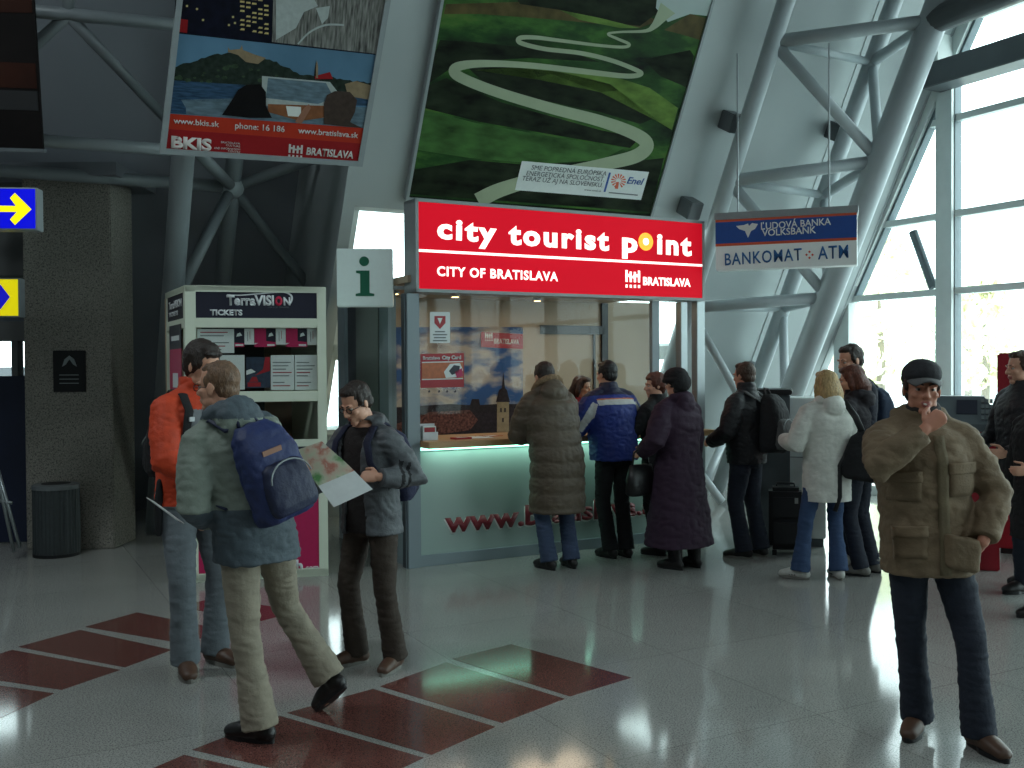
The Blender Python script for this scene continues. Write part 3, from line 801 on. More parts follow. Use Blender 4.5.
# ------------------------------------------------------------------ road poster on the leaning wall
def banner(name, corners, e, label, thick=.05, rim=.03, tilt=None, m0=None, rimmat=None):
    """framed picture on the plane m0 (wall frame by default) with a frame part; returns thing, matrix, local size"""
    m = (m0 or MW) @ Matrix.Translation((0, -e, 0))
    q = [pl(m, *c) for c in corners]
    return m, q
m_grass = bpy.data.materials.new('poster_meadow'); m_grass.use_nodes = True
nt = m_grass.node_tree; b_ = nt.nodes['Principled BSDF']; tcn = nt.nodes.new('ShaderNodeTexCoord'); n1 = nt.nodes.new('ShaderNodeTexNoise')
mp_ = nt.nodes.new('ShaderNodeMapping'); mp_.inputs['Scale'].default_value = (.55, 1, 1.5); mp_.inputs['Rotation'].default_value = (0, R(-18), 0)
nt.links.new(tcn.outputs['Object'], mp_.inputs['Vector'])
n1.inputs['Scale'].default_value = 1.7; n1.inputs['Detail'].default_value = 9; n1.inputs['Roughness'].default_value = .62; nt.links.new(mp_.outputs['Vector'], n1.inputs['Vector'])
r1 = nt.nodes.new('ShaderNodeValToRGB'); e = r1.color_ramp.elements
e[0].position = .34; e[0].color = lin((14, 20, 16)) + (1,); e[1].position = .50; e[1].color = lin((38, 72, 34)) + (1,)
for p_, c_ in ((.58, (62, 104, 44)), (.68, (92, 116, 54))): x_ = r1.color_ramp.elements.new(p_); x_.color = lin(c_) + (1,)
nt.links.new(n1.outputs['Fac'], r1.inputs['Fac']); nt.links.new(r1.outputs['Color'], b_.inputs['Base Color']); b_.inputs['Roughness'].default_value = .45
m_dkhill = M('poster_dark_heath', (26, 34, 22), .6, var=.95, scale=5, stretch=(.7, 1, 1.8))
m_hill = M('poster_hill_green', (62, 98, 50), .6, var=.6, scale=4, stretch=(.6, 1, 1.6))
m_hill2 = M('poster_bright_grass', (96, 124, 58), .6, var=.5, scale=5, stretch=(.7, 1, 1.6))
m_brown = M('poster_brown_slope', (80, 70, 40), .45, var=.4, scale=7)
m_road = M('poster_pale_road', (160, 172, 146), .6, var=.05, scale=6)
m_psky = M('poster_pale_sky', (176, 190, 188), .45, var=.04, scale=2)
m, q = banner('p', [(408.5, 197), (650, 215.5), (724, -36), (452, -36)], .06, '')
(xa_, za_), (xb_, zb_), (xc_, zc_), _ = q
EN = empty('road_poster', m @ Matrix.Translation((xa_, 0, za_)), 'huge green landscape poster of a winding pale road above the red sign', 'poster')
Me = EN.matrix_world.copy(); sw = xb_ - xa_; sh_ = zc_ - zb_ + .5
c = MB(); c.box(-.03, 0, -.02, .05, -.03, sh_); c.box(sw, sw + .03, -.02, .05, -.03, sh_); c.box(0, sw, -.02, .05, -.03, 0); c.build('frame', m_greyf, EN)
c = MB(); c.box(0, sw, 0, .03, 0, sh_); c.build('backing', m_dkhill, EN)
s = Sheet(Me)
s.poly([(409, 196), (650, 214), (722, -30), (448, -30)], 0, 1)
# dark and bright slopes
s.poly([(440, 40), (475, 42), (530, 48), (580, 55), (600, 62), (530, 58), (460, 62), (428, 84), (432, 60)], 1, 2)
s.poly([(466, 66), (500, 66), (560, 72), (610, 84), (655, 118), (640, 124), (600, 112), (540, 100), (490, 88)], 1, 2)
s.poly([(475, 70), (530, 66), (600, 72), (650, 88), (678, 108), (672, 130), (655, 120), (600, 92), (540, 80)], 3, 2)
s.poly([(428, 86), (446, 78), (500, 102), (600, 130), (640, 138), (630, 148), (560, 136), (480, 122), (424, 108)], 4, 2)
s.poly([(424, 110), (480, 124), (560, 138), (625, 148), (600, 160), (540, 164), (470, 158), (418, 150)], 2, 3)
s.poly([(412, 170), (470, 160), (540, 166), (600, 160), (645, 160), (664, 158), (650, 212), (410, 194)], 4, 2)
s.poly([(446, 4), (520, 2), (600, 6), (660, 20), (640, 28), (560, 20), (480, 14), (444, 14)], 5, 2)
s.poly([(500, -28), (640, -28), (664, 8), (640, 26), (600, 22), (560, 10), (520, 4)], 4, 3)
s.poly([(560, 10), (600, 18), (640, 28), (620, 28), (580, 20)], 3, 4)
s.poly([(664, 30), (690, 14), (706, 18), (700, 40), (680, 34)], 5, 3)
s.poly([(640, 60), (690, 50), (694, 56), (688, 88), (660, 76), (648, 64)], 4, 3)
s.poly([(660, -30), (722, -30), (708, 16), (690, 14), (668, 22), (656, 8)], 7, 4)
# the road, far to near
s.strip([(668, 8, 9), (662, 16, 6), (654, 26, 3.2), (645, 31, 1.6), (620, 32, 1.1), (608, 34, 1.2), (618, 39, 1.4), (629, 44, 1.5), (624, 47, 1.5), (600, 45.5, 1.5), (560, 40.5, 1.8), (535, 37.5, 2.1), (520, 38, 2.3), (521, 43, 2.3), (545, 49, 2.2), (580, 53, 2.2), (610, 60, 2.2), (634, 69, 2.2), (641, 74, 2.3), (625, 76, 2.5), (580, 71, 2.8), (530, 65.5, 3), (485, 63.5, 3.6), (460, 66, 4.6), (454, 72, 5.2), (466, 80, 5.2), (500, 93, 5.2), (550, 108, 5.4), (600, 121, 5.8), (635, 134, 6.4), (647, 145, 6.8), (636, 156, 6.8), (605, 164, 6.2), (575, 170, 5.6), (540, 178, 6.4), (500, 190, 7.2), (478, 201, 8)], 6, 6)
pr = s.build('picture', [m_grass, m_dkhill, m_hill, m_hill2, m_dkhill, m_brown, m_road, m_psky], EN)
s = Sheet(Me); s.poly([(522, 161), (649, 172), (641, 200), (515, 190)], 0, 9); s.poly([(609, 172.5), (611, 172.7), (605.5, 192), (603.5, 191.8)], 1, 10)
s.poly([(609, 192), (638, 194.6), (637.6, 195.8), (608.7, 193.2)], 2, 10)
for k in range(13):
    a = R(-60 + k * 25); cx, cy = 618.5, 181
    s.poly([(cx + 2.6 * math.cos(a - .1), cy - 2.6 * math.sin(a - .1)), (cx + 7.4 * math.cos(a - .12), cy - 7.2 * math.sin(a - .12)), (cx + 7.4 * math.cos(a + .12), cy - 7.2 * math.sin(a + .12)), (cx + 2.6 * math.cos(a + .1), cy - 2.6 * math.sin(a + .1))], 3, 10)
s.poly([(616.5, 182), (619, 182), (618, 189), (614.8, 188.6)], 3, 10)
lb = s.build('caption_panel', [m_paper, m_blue, m_ink, m_or], EN)
m_txt = M('caption_ink', (70, 78, 84), .6)
for body, a, b2 in (('SME POPREDNÁ EURÓPSKA', (531, 169.5), (606, 175.8)), ('ENERGETICKÁ SPOLOČNOSŤ,', (526, 175.2), (604, 181.5)), ('TERAZ UŽ AJ NA SLOVENSKU.', (521.5, 180.3), (602, 187.3))):
    text('lettering', body, Me, a, b2, 4.6, m_txt, lb, y=-.0135, depth=.001, slant=.1)
text('lettering', 'www.enel.sk', Me, (584, 190.5), (601, 192), 2, m_txt, lb, y=-.0135, depth=.001)
text('lettering', 'Enel', Me, (626.5, 183.3), (641.5, 184.8), 6.5, m_blue, lb, y=-.0135, depth=.001, bold=.02, slant=.25)

# ------------------------------------------------------------------ photo banner (upper left)
mB0 = frame(at(159, 153, 8.0), R(24), R(22))
pb_ = lambda px, py, y=0.0: pl(mB0, px, py, y)
c0, c1 = pb_(159.5, 153.5), pb_(362, 166.5)
BN = empty('photo_banner', mB0 @ Matrix.Translation((c0[0], 0, c0[1])), 'framed red and blue city photo banner hanging at the upper left', 'banner')
Mb = BN.matrix_world.copy(); sw = c1[0] - c0[0]; sh_ = 2.0
qb = lambda px, py, y=0.0: pl(Mb, px, py, y)
fr = .045
QB = [qb(159.5, 153.5), qb(362, 166.5), qb(396.5, -36), qb(180.5, -36)]
qc = [Vector(p) for p in QB]; cen = sum(qc, Vector((0, 0))) / 4
qi = []
for i in range(4):
    a_, b_2 = (qc[i - 1] - qc[i]).normalized(), (qc[(i + 1) % 4] - qc[i]).normalized(); qi.append(qc[i] + (a_ + b_2) * fr)
c = MB()
for i in range(4): j = (i + 1) % 4; c.prism([tuple(qc[i]), tuple(qc[j]), tuple(qi[j]), tuple(qi[i])], -.018, .05)
c.build('frame', m_greyf, BN)
m_dred = M('banner_dark_red', (146, 30, 34), .5, var=.03); m_ored = M('banner_orange_red', (176, 52, 34), .5, var=.03)
m_psk = M('photo_blue_sky', (88, 124, 150), .5, var=.25, scale=1.5); m_trees = M('photo_dark_trees', (36, 46, 40), .5, var=.5, scale=22)
m_river = M('photo_water', (48, 74, 100), .5, var=.5, scale=9, stretch=(1, 1, 7)); m_fig = M('photo_dark_figures', (16, 14, 16), .5, var=.2)
m_asph = M('photo_road', (96, 116, 128), .5, var=.35, scale=10, stretch=(1, 1, 4)); m_tan = M('photo_dashboard', (128, 82, 54), .5, var=.3, scale=12); m_skinp = M('photo_skin', (148, 104, 84), .5)
m_cap = M('photo_cap', (66, 54, 48), .5, var=.2); m_night = M('photo_night', (12, 14, 30), .5, var=.5, scale=14)
m_lit = M('photo_lit_windows', (196, 176, 116), .5, var=.2); m_wfall = M('photo_grey_rock', (112, 112, 108), .5, var=.75, scale=11, stretch=(5, 1, .6)); m_haze = M('photo_pale_mist', (168, 176, 174), .5, var=.1)
c = MB(); c.prism([tuple(p) for p in qi], 0, .03); c.build('backing', m_night, BN)
s = Sheet(Mb)
def hl(y_left, y_right):                                  # pixel y on a slanted line across the banner
    return lambda x: y_left + (y_right - y_left) * (x - 165) / 200
A = hl(31, 56); B = hl(113, 129); Cc = hl(128.5, 143); D = hl(148, 166)
def band(f0, f1, mi, x0=160, x1=378, layer=1): s.poly([(x0, f0(x0)), (x1, f0(x1)), (x1, f1(x1)), (x0, f1(x0))], mi, layer)
x0l = lambda y: 176 - .115 * y + 1.2; x1l = lambda y: 388 - .172 * y - 1.5
s.poly([(x0l(32), 33), (x1l(55), 55), (x1l(128), 128.5), (x0l(114), 113.5)], 0, 1)
rj = random.Random(4)
top_ = [(170, 70), (190, 62), (205, 58), (228, 52), (250, 54), (280, 64), (300, 74), (330, 78), (374, 84)]; jag = []
for (xa_, ya_), (xb_, yb_) in zip(top_, top_[1:]):
    n_ = max(2, int((xb_ - xa_) / 3.2))
    for k in range(n_): jag.append((xa_ + (xb_ - xa_) * k / n_, ya_ + (yb_ - ya_) * k / n_ + rj.uniform(-1.6, 1.2)))
s.poly(jag + [(374, 84), (370, 100), (168, 82)], 1, 2)
for k in range(26):
    xx_ = rj.uniform(172, 300); yy_ = 60 + abs(xx_ - 235) * .22 + rj.uniform(3, 16); r_ = rj.uniform(1.5, 4)
    if yy_ < 84: s.poly([(xx_ + r_ * math.cos(a), yy_ + r_ * .6 * math.sin(a)) for a in np.linspace(0, 6.28, 7, False)], 17, 3)
s.poly([(228, 52), (228, 47), (230, 50), (240, 49), (242, 45), (243, 50), (256, 55), (266, 58), (258, 64), (246, 62), (238, 55)], 2, 3)
s.poly([(168, 80), (260, 86), (374, 96), (372, 106), (167, 100)], 3, 3)
s.poly([(167, 100), (250, 98), (372, 108), (366, 128), (166, 113)], 4, 3)
s.poly([(314, 76), (316, 60), (318, 76), (330, 73), (332, 80), (314, 79)], 5, 4)
s.poly([(315, 76), (330, 72), (333, 79), (315, 79)], 12, 5)
s.poly([(316, 78), (316, 66), (317, 60), (318, 66), (318, 78)], 2, 6)
s.poly([(345, 84), (356, 81), (373, 86), (371, 100), (348, 96)], 2, 4)
s.poly([(262, 76), (330, 82), (344, 100), (340, 118), (300, 118), (262, 104)], 9, 4)
s.poly([(268, 78), (326, 83), (334, 98), (318, 104), (266, 98)], 4, 5)
s.poly([(268, 104), (330, 106), (336, 116), (300, 121), (268, 112)], 6, 6)
s.poly([(286, 106), (301, 107), (301, 117), (288, 116)], 10, 7)
s.poly([(295, 122), (304, 108), (309, 104), (311, 108), (304, 120), (301, 124)], 7, 8)
s.poly([(222, 115), (232, 100), (238, 90), (246, 85), (260, 84), (266, 92), (266, 106), (272, 118), (250, 118)], 5, 9)
s.poly([(324, 124), (324, 104), (327, 95), (335, 91), (350, 92), (357, 100), (355, 112), (350, 122), (362, 128), (340, 126)], 8, 9)
s.poly([(168, 113), (170, 92), (180, 98), (186, 108), (186, 114)], 3, 5)
s.poly([(x0l(113), 113.3), (x1l(128), 128.2), (x1l(143), 143.5), (x0l(128), 128.5)], 11, 3)
s.poly([(x0l(128), 128.5), (x1l(143), 143.5), (x1l(165), 163.5), (x0l(148), 150)], 12, 3)
s.poly([(177, -30), (272, -22), (270, 42), (x0l(31), 31)], 13, 1)
s.poly([(x0l(19) + .5, 18), (188, 20), (187, 33), (x0l(31), 31)], 12, 2)
for r_ in range(8):
    for k in range(5):
        if (r_ * 5 + k) % 4: s.poly([(240 + k * 6 + r_ * .2, -4 + r_ * 4.6 + k), (244.5 + k * 6, -3.6 + r_ * 4.6 + k), (244.5 + k * 6, -1.8 + r_ * 4.6 + k), (240 + k * 6, -2.2 + r_ * 4.6 + k)], 14, 2)
for (xx_, yy_) in ((186, 5), (202, 19), (196, 8), (232, 16), (228, 24), (234, 22)): s.poly([(xx_, yy_), (xx_ + 2, yy_), (xx_ + 2, yy_ + 2), (xx_, yy_ + 2)], 14, 2)
s.poly([(274, -22), (392, -12), (x1l(54), 54), (272, 42)], 15, 1)
s.poly([(276, -10), (310, -8), (318, 6), (304, 12), (296, 28), (276, 40)], 16, 2)
s.poly([(316, 8), (330, 6), (328, 18), (322, 24)], 16, 2)
s.strip([(298, 44, .8), (310, 32, .9), (326, 25, 1), (344, 25, .9)], 16, 3)
s.build('picture', [m_psk, m_trees, m_stone, m_river, m_asph, m_fig, m_tan, m_skinp, m_cap, m_haze, m_white, m_ored, m_dred, m_night, m_lit, m_wfall, m_haze, M('photo_green_trees', (54, 72, 52), .5, var=.5, scale=26)], BN)
m_pt = M('banner_pale_letters', (206, 198, 194), .5, var=.02)
text('lettering', 'www.bkis.sk', Mb, (173.5, 123.2), (219, 127), 5.5, m_pt, BN, y=-.008, bold=.012)
text('lettering', 'phone: 16 186', Mb, (235, 128.2), (284.5, 132), 5.8, m_pt, BN, y=-.008, bold=.012)
text('lettering', 'www.bratislava.sk', Mb, (298, 133), (358, 138), 5.5, m_pt, BN, y=-.008, bold=.012)
text('lettering', 'BKIS', Mb, (171, 147.2), (211.5, 150.5), 10.8, m_pt, BN, y=-.008, bold=.05)
for i, (body, xa_) in enumerate((('BRATISLAVA', 221), ('CULTURE', 226), ('AND INFORMATION', 214), ('CENTRE', 228))):
    text('lettering', body, Mb, (xa_, 143.0 + i * 2.9), (240, 144.6 + i * 2.9), 1.9, m_pt, BN, y=-.008)
text('lettering', 'BRATISLAVA', Mb, (306, 154.5), (353, 158.5), 7, m_pt, BN, y=-.008, bold=.03, slant=.1)
x0_, z0_ = qb(288, 156.5); c = MB(); crown(c, x0_, z0_, .115, .105, 0, -.008, .002); c.build('emblem', m_pt, BN)

# ------------------------------------------------------------------ dark banner at the upper left edge
mD = frame(at(42, 148, 7.6), R(10), R(10))
c0 = pl(mD, 43, 149)
DB = empty('dark_banner', mD @ Matrix.Translation((c0[0], 0, c0[1])), 'unlit dark brown and black banner at the top left corner', 'banner')
m_db1 = M('banner_black_brown', (16, 12, 12), .6, var=.3, scale=3); m_db2 = M('banner_rust', (44, 20, 12), .6, var=.3, scale=3)
c = MB(); c.box(-1.6, 0, 0, .04, 0, 1.9); c.build('cloth', m_db1, DB)
c = MB(); c.box(-1.6, -.015, -.003, 0, .28, .42, 1); c.box(-1.6, -.015, -.003, 0, .44, .62, 0); c.prism([(-1.6, .86), (-.8, .95), (-.015, .98), (-.015, 1.2), (-1.6, 1.3)], -.003, 0, 0); c.build('print', [m_db2, m_black], DB)
c = MB(); c.box(-1.6, .01, -.012, .05, -.025, 0); c.build('bottom_rail', m_steel_d, DB)

# ------------------------------------------------------------------ backlit arrow signs
def arrow_sign(px0, py0, px1, py1, Y, bgc, fgc, label, arrow, emit):
    m = frame(at(px1, py1, Y), R(6)); q0, q1 = pl(m, px0, py0), pl(m, px1, py1)
    h = q0[1] - q1[1]; wd = 1.1
    o = empty('arrow_sign', m @ Matrix.Translation((q1[0], 0, q1[1])), label, 'sign')
    c = MB(); c.box(-wd, 0, .004, .14, 0, h); c.build('case', m_greyf, o, bevel=.004)
    c = MB(); c.box(-wd, -.012, 0, .004, .012, h - .012); c.build('face', M('sign_' + bgc[0], bgc[1], .3, var=.02, emit=emit), o)
    q = [pl(o.matrix_world, *p) for p in arrow]
    c = MB(); c.prism(q, -.003, 0); c.build('arrow', M('arrow_' + fgc[0], fgc[1], .3, var=.01, emit=emit * 1.15), o)
    c = MB(); c.tube([(-.5, .07, h), (-.5, .07, h + 2.2)], .015, 8); c.build('hanger', m_steel_d, o)
    return o
arrow_sign(0, 187, 37, 230, 7.6, ('blue', (4, 8, 206)), ('yellow', (252, 236, 8)), 'backlit blue sign with a yellow arrow at the left edge',
           [(-30, 205), (16, 206), (10, 198), (15, 193), (31.5, 209.3), (15, 225), (10, 219.5), (17, 212), (-30, 211.5)], .75)
arrow_sign(0, 278, 19.5, 317, 9.0, ('yellow', (240, 226, 12)), ('blue', (20, 24, 190)), 'backlit yellow sign with a blue arrow left of the granite pillar',
           [(-40, 294), (-2, 294), (-6, 286), (0, 284), (10, 297), (0, 310), (-6, 307), (-2, 300), (-40, 300)], .7)

# ------------------------------------------------------------------ plaque and litter bin by the pillar
mP = frame(Vector((0, py_ - .02, 0)))
q0, q1 = pl(mP, 53.5, 392), pl(mP, 85, 350.5)
PQ = empty('plaque', frame(Vector((q0[0], py_ - .025, q0[1]))), 'small black plaque with a silver arch mark on the granite pillar', 'plaque')
sw, sh_ = q1[0] - q0[0], q1[1] - q0[1]
c = MB(); c.box(0, sw, 0, .024, 0, sh_); c.build('plate', m_black, PQ, bevel=.004)
c = MB(); cx, cz = sw * .52, sh_ * .74
c.prism([(cx - .07, cz - .05), (cx - .045, cz + .02), (cx, cz + .055), (cx + .045, cz + .02), (cx + .07, cz - .05), (cx + .035, cz - .03), (cx, cz + .02), (cx - .035, cz - .03)], -.004, 0)
for k in range(3): c.box(sw * .2, sw * .8, -.002, 0, sh_ * (.2 + .1 * k), sh_ * (.22 + .1 * k))
c.build('emblem', m_alu, PQ)
gb = gr(47, 559)
LB = empty('litter_bin', Matrix.Translation(gb + Vector((0, .2, 0))), 'dark ribbed metal litter bin standing before the granite pillar', 'bin')
rb_ = abs(at(70, 540, gb.y).x - at(24, 540, gb.y).x) / 2 * .98; hb_ = at(47, 486, gb.y).z
m_bin = M('bin_dark_grey', (62, 68, 70), .45, .3, var=.1); m_binr = M('bin_rim', (120, 126, 128), .35, .5)
c = MB(); rings = []
for z_ in (0.0, hb_ * .93):
    rings.append([((rb_ - (.006 if k % 2 else 0)) * math.cos(2 * math.pi * k / 72), (rb_ - (.006 if k % 2 else 0)) * math.sin(2 * math.pi * k / 72), z_) for k in range(72)])
c.loft(rings); c.build('body', m_bin, LB)
c = MB(); c.tube([(0, 0, hb_ * .93), (0, 0, hb_ * .985), (0, 0, hb_)], [rb_ * 1.02, rb_ * 1.02, rb_ * .9], 48); c.build('rim', m_binr, LB, smooth=False)
c = MB(); c.tube([(0, 0, hb_), (0, 0, hb_ + .004)], rb_ * .62, 32); c.build('opening', m_black, LB)
c = MB(); c.tube([(0, 0, 0), (0, 0, .03)], rb_ * 1.01, 48); c.build('base_ring', m_black, LB)
# tubular rail beside the bin
TR = empty('tube_rail', Matrix.Translation(gr(10, 552)), 'slanting chrome tube frame left of the litter bin', 'rail')
yT = 9.0
for a, b in (((-14, 420), (14, 552)), ((-4, 500), (12, 503)), ((-2, 470), (20, 548))): 
    t = MB(); t.tube([at(*a, yT), at(*b, yT)], .016, 10); part('tube', t, m_alu, TR)

for k_, mt_ in MATS.items():                                # matt prints
    if k_.startswith(('poster_', 'photo_', 'banner_', 'mural_')): mt_.node_tree.nodes['Principled BSDF'].inputs['Specular IOR Level'].default_value = .12
for mt_ in (m_grass, m_sky): mt_.node_tree.nodes['Principled BSDF'].inputs['Specular IOR Level'].default_value = .12
# ------------------------------------------------------------------ ticket kiosk
kB = gr(328.5, 575.5); kdir = Vector((math.cos(R(14)), math.sin(R(14)), 0)); kW = 1.105
kA = kB - kdir * kW
MK = frame(Vector((kA.x, kA.y, 0)), R(14))
KB = empty('ticket_kiosk', MK, 'cream ticket kiosk with black header, leaflets and a magenta front', 'kiosk')
kl = lambda px, py, y=0.0: pl(MK, px, py, y)
kH = kl(328, 287)[1]; kD = .95
back = MK.inverted().to_3x3() @ (-ND)                       # direction of the side wall in kiosk coordinates
def kz(py): return kl(326, py)[1]
def kx(px): return kl(px, 380)[0]
k0, k1 = kx(196.5), kx(317.5)
zW1, zW0 = kz(328), kz(390.5); zL1, zL0 = kz(401), kz(439)
zH1, zH0 = kz(292), kz(318.5)
def kpart(name, m, mats, bevel=0.0, parent=None): return m.build(name, mats, parent or KB, False, bevel)
c = MB(); yb = .05
c.box(0, k0, 0, yb, 0, kH); c.box(k1, kW, 0, yb, 0, kH)
c.box(k0, k1, 0, yb, zH1, kH); c.box(k0, k1, 0, yb, zW1, zH0); c.box(k0, k1, 0, yb, zL1, zW0); c.box(k0, k1, 0, yb, kz(446), zL0); c.box(k0, k1, 0, yb, 0, .07)
kpart('frame', c, m_cream, bevel=.004)
c = MB(); c.box(k0, k1, .01, yb, zH0, zH1); kh = kpart('header_panel', c, m_navy)
c = MB(); c.box(k0, k1, .006, .03, .07, kz(450)); km = kpart('front_panel', c, m_magenta)
c = MB(); c.box(k0 - .02, k1 + .02, -.05, .03, kz(450), kz(446)); kpart('counter_shelf', c, m_navy, bevel=.004)
c = MB(); c.box(k0, k1, .03, .036, zW0, zW1); c.box(k0, k1, .03, .036, zL0, zL1); kpart('window_pane', c, m_bglass)
fl_ = [(0, 0), (kW, 0), (kW + back.x * kD, back.y * kD), (back.x * kD, back.y * kD)]
c = MB(); c.hprism(fl_, kH - .05, kH - .002); kpart('roof', c, m_cream)
c = MB(); c.hprism(fl_, .01, .06); kpart('base', c, m_cream)
c = MB(); c.hprism([(fl_[3][0], fl_[3][1] - .04), (fl_[2][0], fl_[2][1] - .04), fl_[2], fl_[3]], .06, kH - .05); c.box(.1, kW * .55, .45, .5, .06, kH - .06, 1); kpart('back_wall', c, [m_beige, m_black])
c = MB(); c.hprism([(kW - .04, .05), (kW, .05), (kW + back.x * kD, back.y * kD), (kW - .04 + back.x * kD, back.y * kD)], .06, kH - .05); kpart('right_wall', c, m_cream)
# left side, in a frame of its own running away from the corner
ang = math.atan2(back.y, back.x)
mSd = Matrix.Rotation(ang, 4, 'Z')                        # local x runs back along the side; local y points to the inside/outside
MSw = MK @ mSd
q = lambda px, py: pl(MSw, px, py, 0.0)
c = MB()
for a, b, z0_, z1_ in ((0, .08, 0, kH), (kD - .08, kD, 0, kH), (.08, kD - .08, zH1, kH), (.08, kD - .08, zW1, zH0), (.08, kD - .08, 0, .07), (.08, kD - .08, zL1, zW0)):
    c.box(a, b, -.05, 0, z0_, z1_, mtx=mSd)
kpart('side_frame', c, m_cream)
c = MB(); c.box(.08, kD - .08, -.045, -.008, zH0, zH1, mtx=mSd); kpart('side_header', c, m_navy)
c = MB(); c.box(.08, kD - .08, -.04, -.034, zW0, zW1, mtx=mSd); kpart('side_pane', c, m_bglass)
c = MB(); c.box(.08, kD - .08, -.045, -.008, .07, zL1, mtx=mSd); kpart('side_panel', c, m_cream)
# header lettering
m_kw = M('kiosk_white_letters', (214, 218, 220), .5, var=.02)
text('lettering', 'TerraVISI', MK, (226.5, 304.8), (274, 305), 9.2, m_kw, KB, y=.009, bold=.045)
text('lettering', 'O', MK, (275, 305), (282.5, 305), 8.0, M('kiosk_pink_letter', (196, 30, 70), .5, var=.02), KB, y=.009, bold=.07)
text('lettering', 'N', MK, (283.5, 305), (290.5, 305), 7.4, m_kw, KB, y=.009, bold=.045)
s = Sheet(MK, .009); s.strip([(227, 294.5, .25), (240, 295.2, .5), (258, 293.8, .6), (275, 292.3, .7), (286, 292.6, .8), (291.5, 296, .9), (291.5, 301, .9), (289, 305, .6)], 0, 1)
s.build('swoosh', m_kw, KB)
text('lettering', 'TICKETS', MK, (210, 315), (242.5, 315.2), 5.2, m_kw, KB, y=.009, bold=.05)
text('lettering', 'LOW COST TRANSFERS', MK, (268, 308), (289, 308), 1.5, m_ink, KB, y=.009)
text('lettering', 'h', MK, (296, 571.5), (303, 571), 11, m_kw, KB, y=.005, bold=.05)
text('lettering', '.com', MK, (304, 570.8), (318.5, 570), 6, m_kw, KB, y=.005, bold=.01)
text('lettering', 'sc', MK, (284, 572.4), (295, 571.6), 11, m_kw, KB, y=.005, bold=.05)
# side header lettering and the magenta side poster
hx0, hx1 = .18, kD - .2
mSo = mSd @ Matrix.Rotation(math.pi, 4, 'Z')
text_local('lettering', 'TerraVISION', -(kD - .16), (zH0 + zH1) / 2 - .005, -.18, (zH0 + zH1) / 2 - .005, .06, m_kw, KB, y=.006, bold=.03, mtx=mSo)
text_local('lettering', 'TICKETS', -(kD - .16), zH0 + .04, -.35, zH0 + .04, .035, m_kw, KB, y=.006, bold=.03, mtx=mSo)
# leaflets and sheets behind the kiosk window (each a thing)
def ksheet(px0, py0, px1, py1, y, kind, label, group):
    a = kl(px0, py1, y); b = kl(px1, py0, y); wd, ht = b[0] - a[0], b[1] - a[1]
    c = MB(); c.box(0, wd, 0, .003, 0, ht, 0)
    if kind == 'text':
        rows = max(3, int(ht / .03))
        for r_ in range(rows):
            z_ = ht * (.93 - .86 * (r_ + .5) / rows)
            if (r_ * 7 + int(wd * 100)) % 6 == 0: continue
            wr = (.5 + .35 * ((r_ * 37 + int(px0)) % 10) / 10)
            c.box(wd * .08, wd * .08 + wd * wr, -.001, 0, z_ - .004, z_ + .004, 1 if r_ % 4 else 2)
        mats = [m_paper, m_ink, m_redp]
    elif kind == 'brochure':
        c.box(0, wd * .55, -.001, 0, ht * .22, ht, 1); c.box(wd * .55, wd, -.001, 0, 0, ht, 2)
        c.prism([(0, 0), (wd, 0), (wd, ht * .26), (wd * .4, ht * .34), (0, ht * .12)], -.0016, -.001, 1)
        c.prism([(wd * .66, ht * .55), (wd * .9, ht * .62), (wd * .82, ht * .78), (wd * .7, ht * .72)], -.0016, -.001, 0)
        c.box(wd * .6, wd * .95, -.0022, -.0016, ht * .05, ht * .15, 0)
        mats = [m_paper, m_magenta, m_navy]
    elif kind == 'dark':
        c.box(0, wd, -.001, 0, 0, ht, 2); c.prism([(0, 0), (wd, 0), (wd, ht * .2), (0, ht * .24)], -.0016, -.001, 1); c.box(wd * .1, wd * .9, -.0022, -.0016, ht * .06, ht * .15, 0)
        c.prism([(wd * .2, ht * .55), (wd * .8, ht * .62), (wd * .6, ht * .78), (wd * .3, ht * .72)], -.0016, -.001, 0)
        mats = [m_paper, m_magenta, m_navy]
    elif kind == 'poster':
        c.box(0, wd, -.001, 0, 0, ht, 1); c.prism([(wd * .35, ht * .4), (wd, ht * .55), (wd, ht), (wd * .8, ht), (wd * .7, ht * .6)], -.0016, -.001, 2)
        c.box(wd * .05, wd * .6, -.0022, -.0016, ht * .04, ht * .18, 2); c.prism([(wd * .12, ht * .2), (wd * .5, ht * .2), (wd * .42, ht * .36), (wd * .24, ht * .36)], -.0022, -.0016, 2)
        c.prism([(0, ht * .42), (wd * .4, ht * .52), (wd * .2, ht * .62), (0, ht * .56)], -.0022, -.0016, 0)
        mats = [m_paper, M('poster_slate_blue', (44, 58, 78), .5, var=.3), m_redp]
    elif kind == 'pink':
        c.box(0, wd, -.001, 0, 0, ht, 1); c.box(wd * .2, wd * .8, -.0016, -.001, ht * .45, ht * .62, 0); c.box(0, wd, -.0016, -.001, ht * .8, ht, 2)
        mats = [m_paper, m_redp, m_navy]
    else:
        c.box(wd * .3, wd * .36, -.001, 0, ht * .2, ht * .8, 1); c.box(wd * .55, wd * .6, -.001, 0, ht * .35, ht * .85, 2); mats = [m_paper, m_ink, m_redp]
    o = c.build('leaflet' if kind in ('brochure', 'dark', 'plain') else 'notice', mats, None, mtx=MK @ Matrix.Translation((a[0], y, a[1])))
    return tag(o, label, 'leaflet' if kind in ('brochure', 'dark', 'plain') else 'notice', group)
g1 = 'leaflets along the top of the kiosk window'; g2 = 'notices in the lower part of the kiosk window'
yy = .048
ksheet(197.5, 329, 234, 353, yy, 'text', 'white printed notice at the upper left of the kiosk window', g2)
ksheet(234.5, 328.5, 244, 347, yy, 'dark', 'navy leaflet touching the big white notice in the kiosk window', g1)
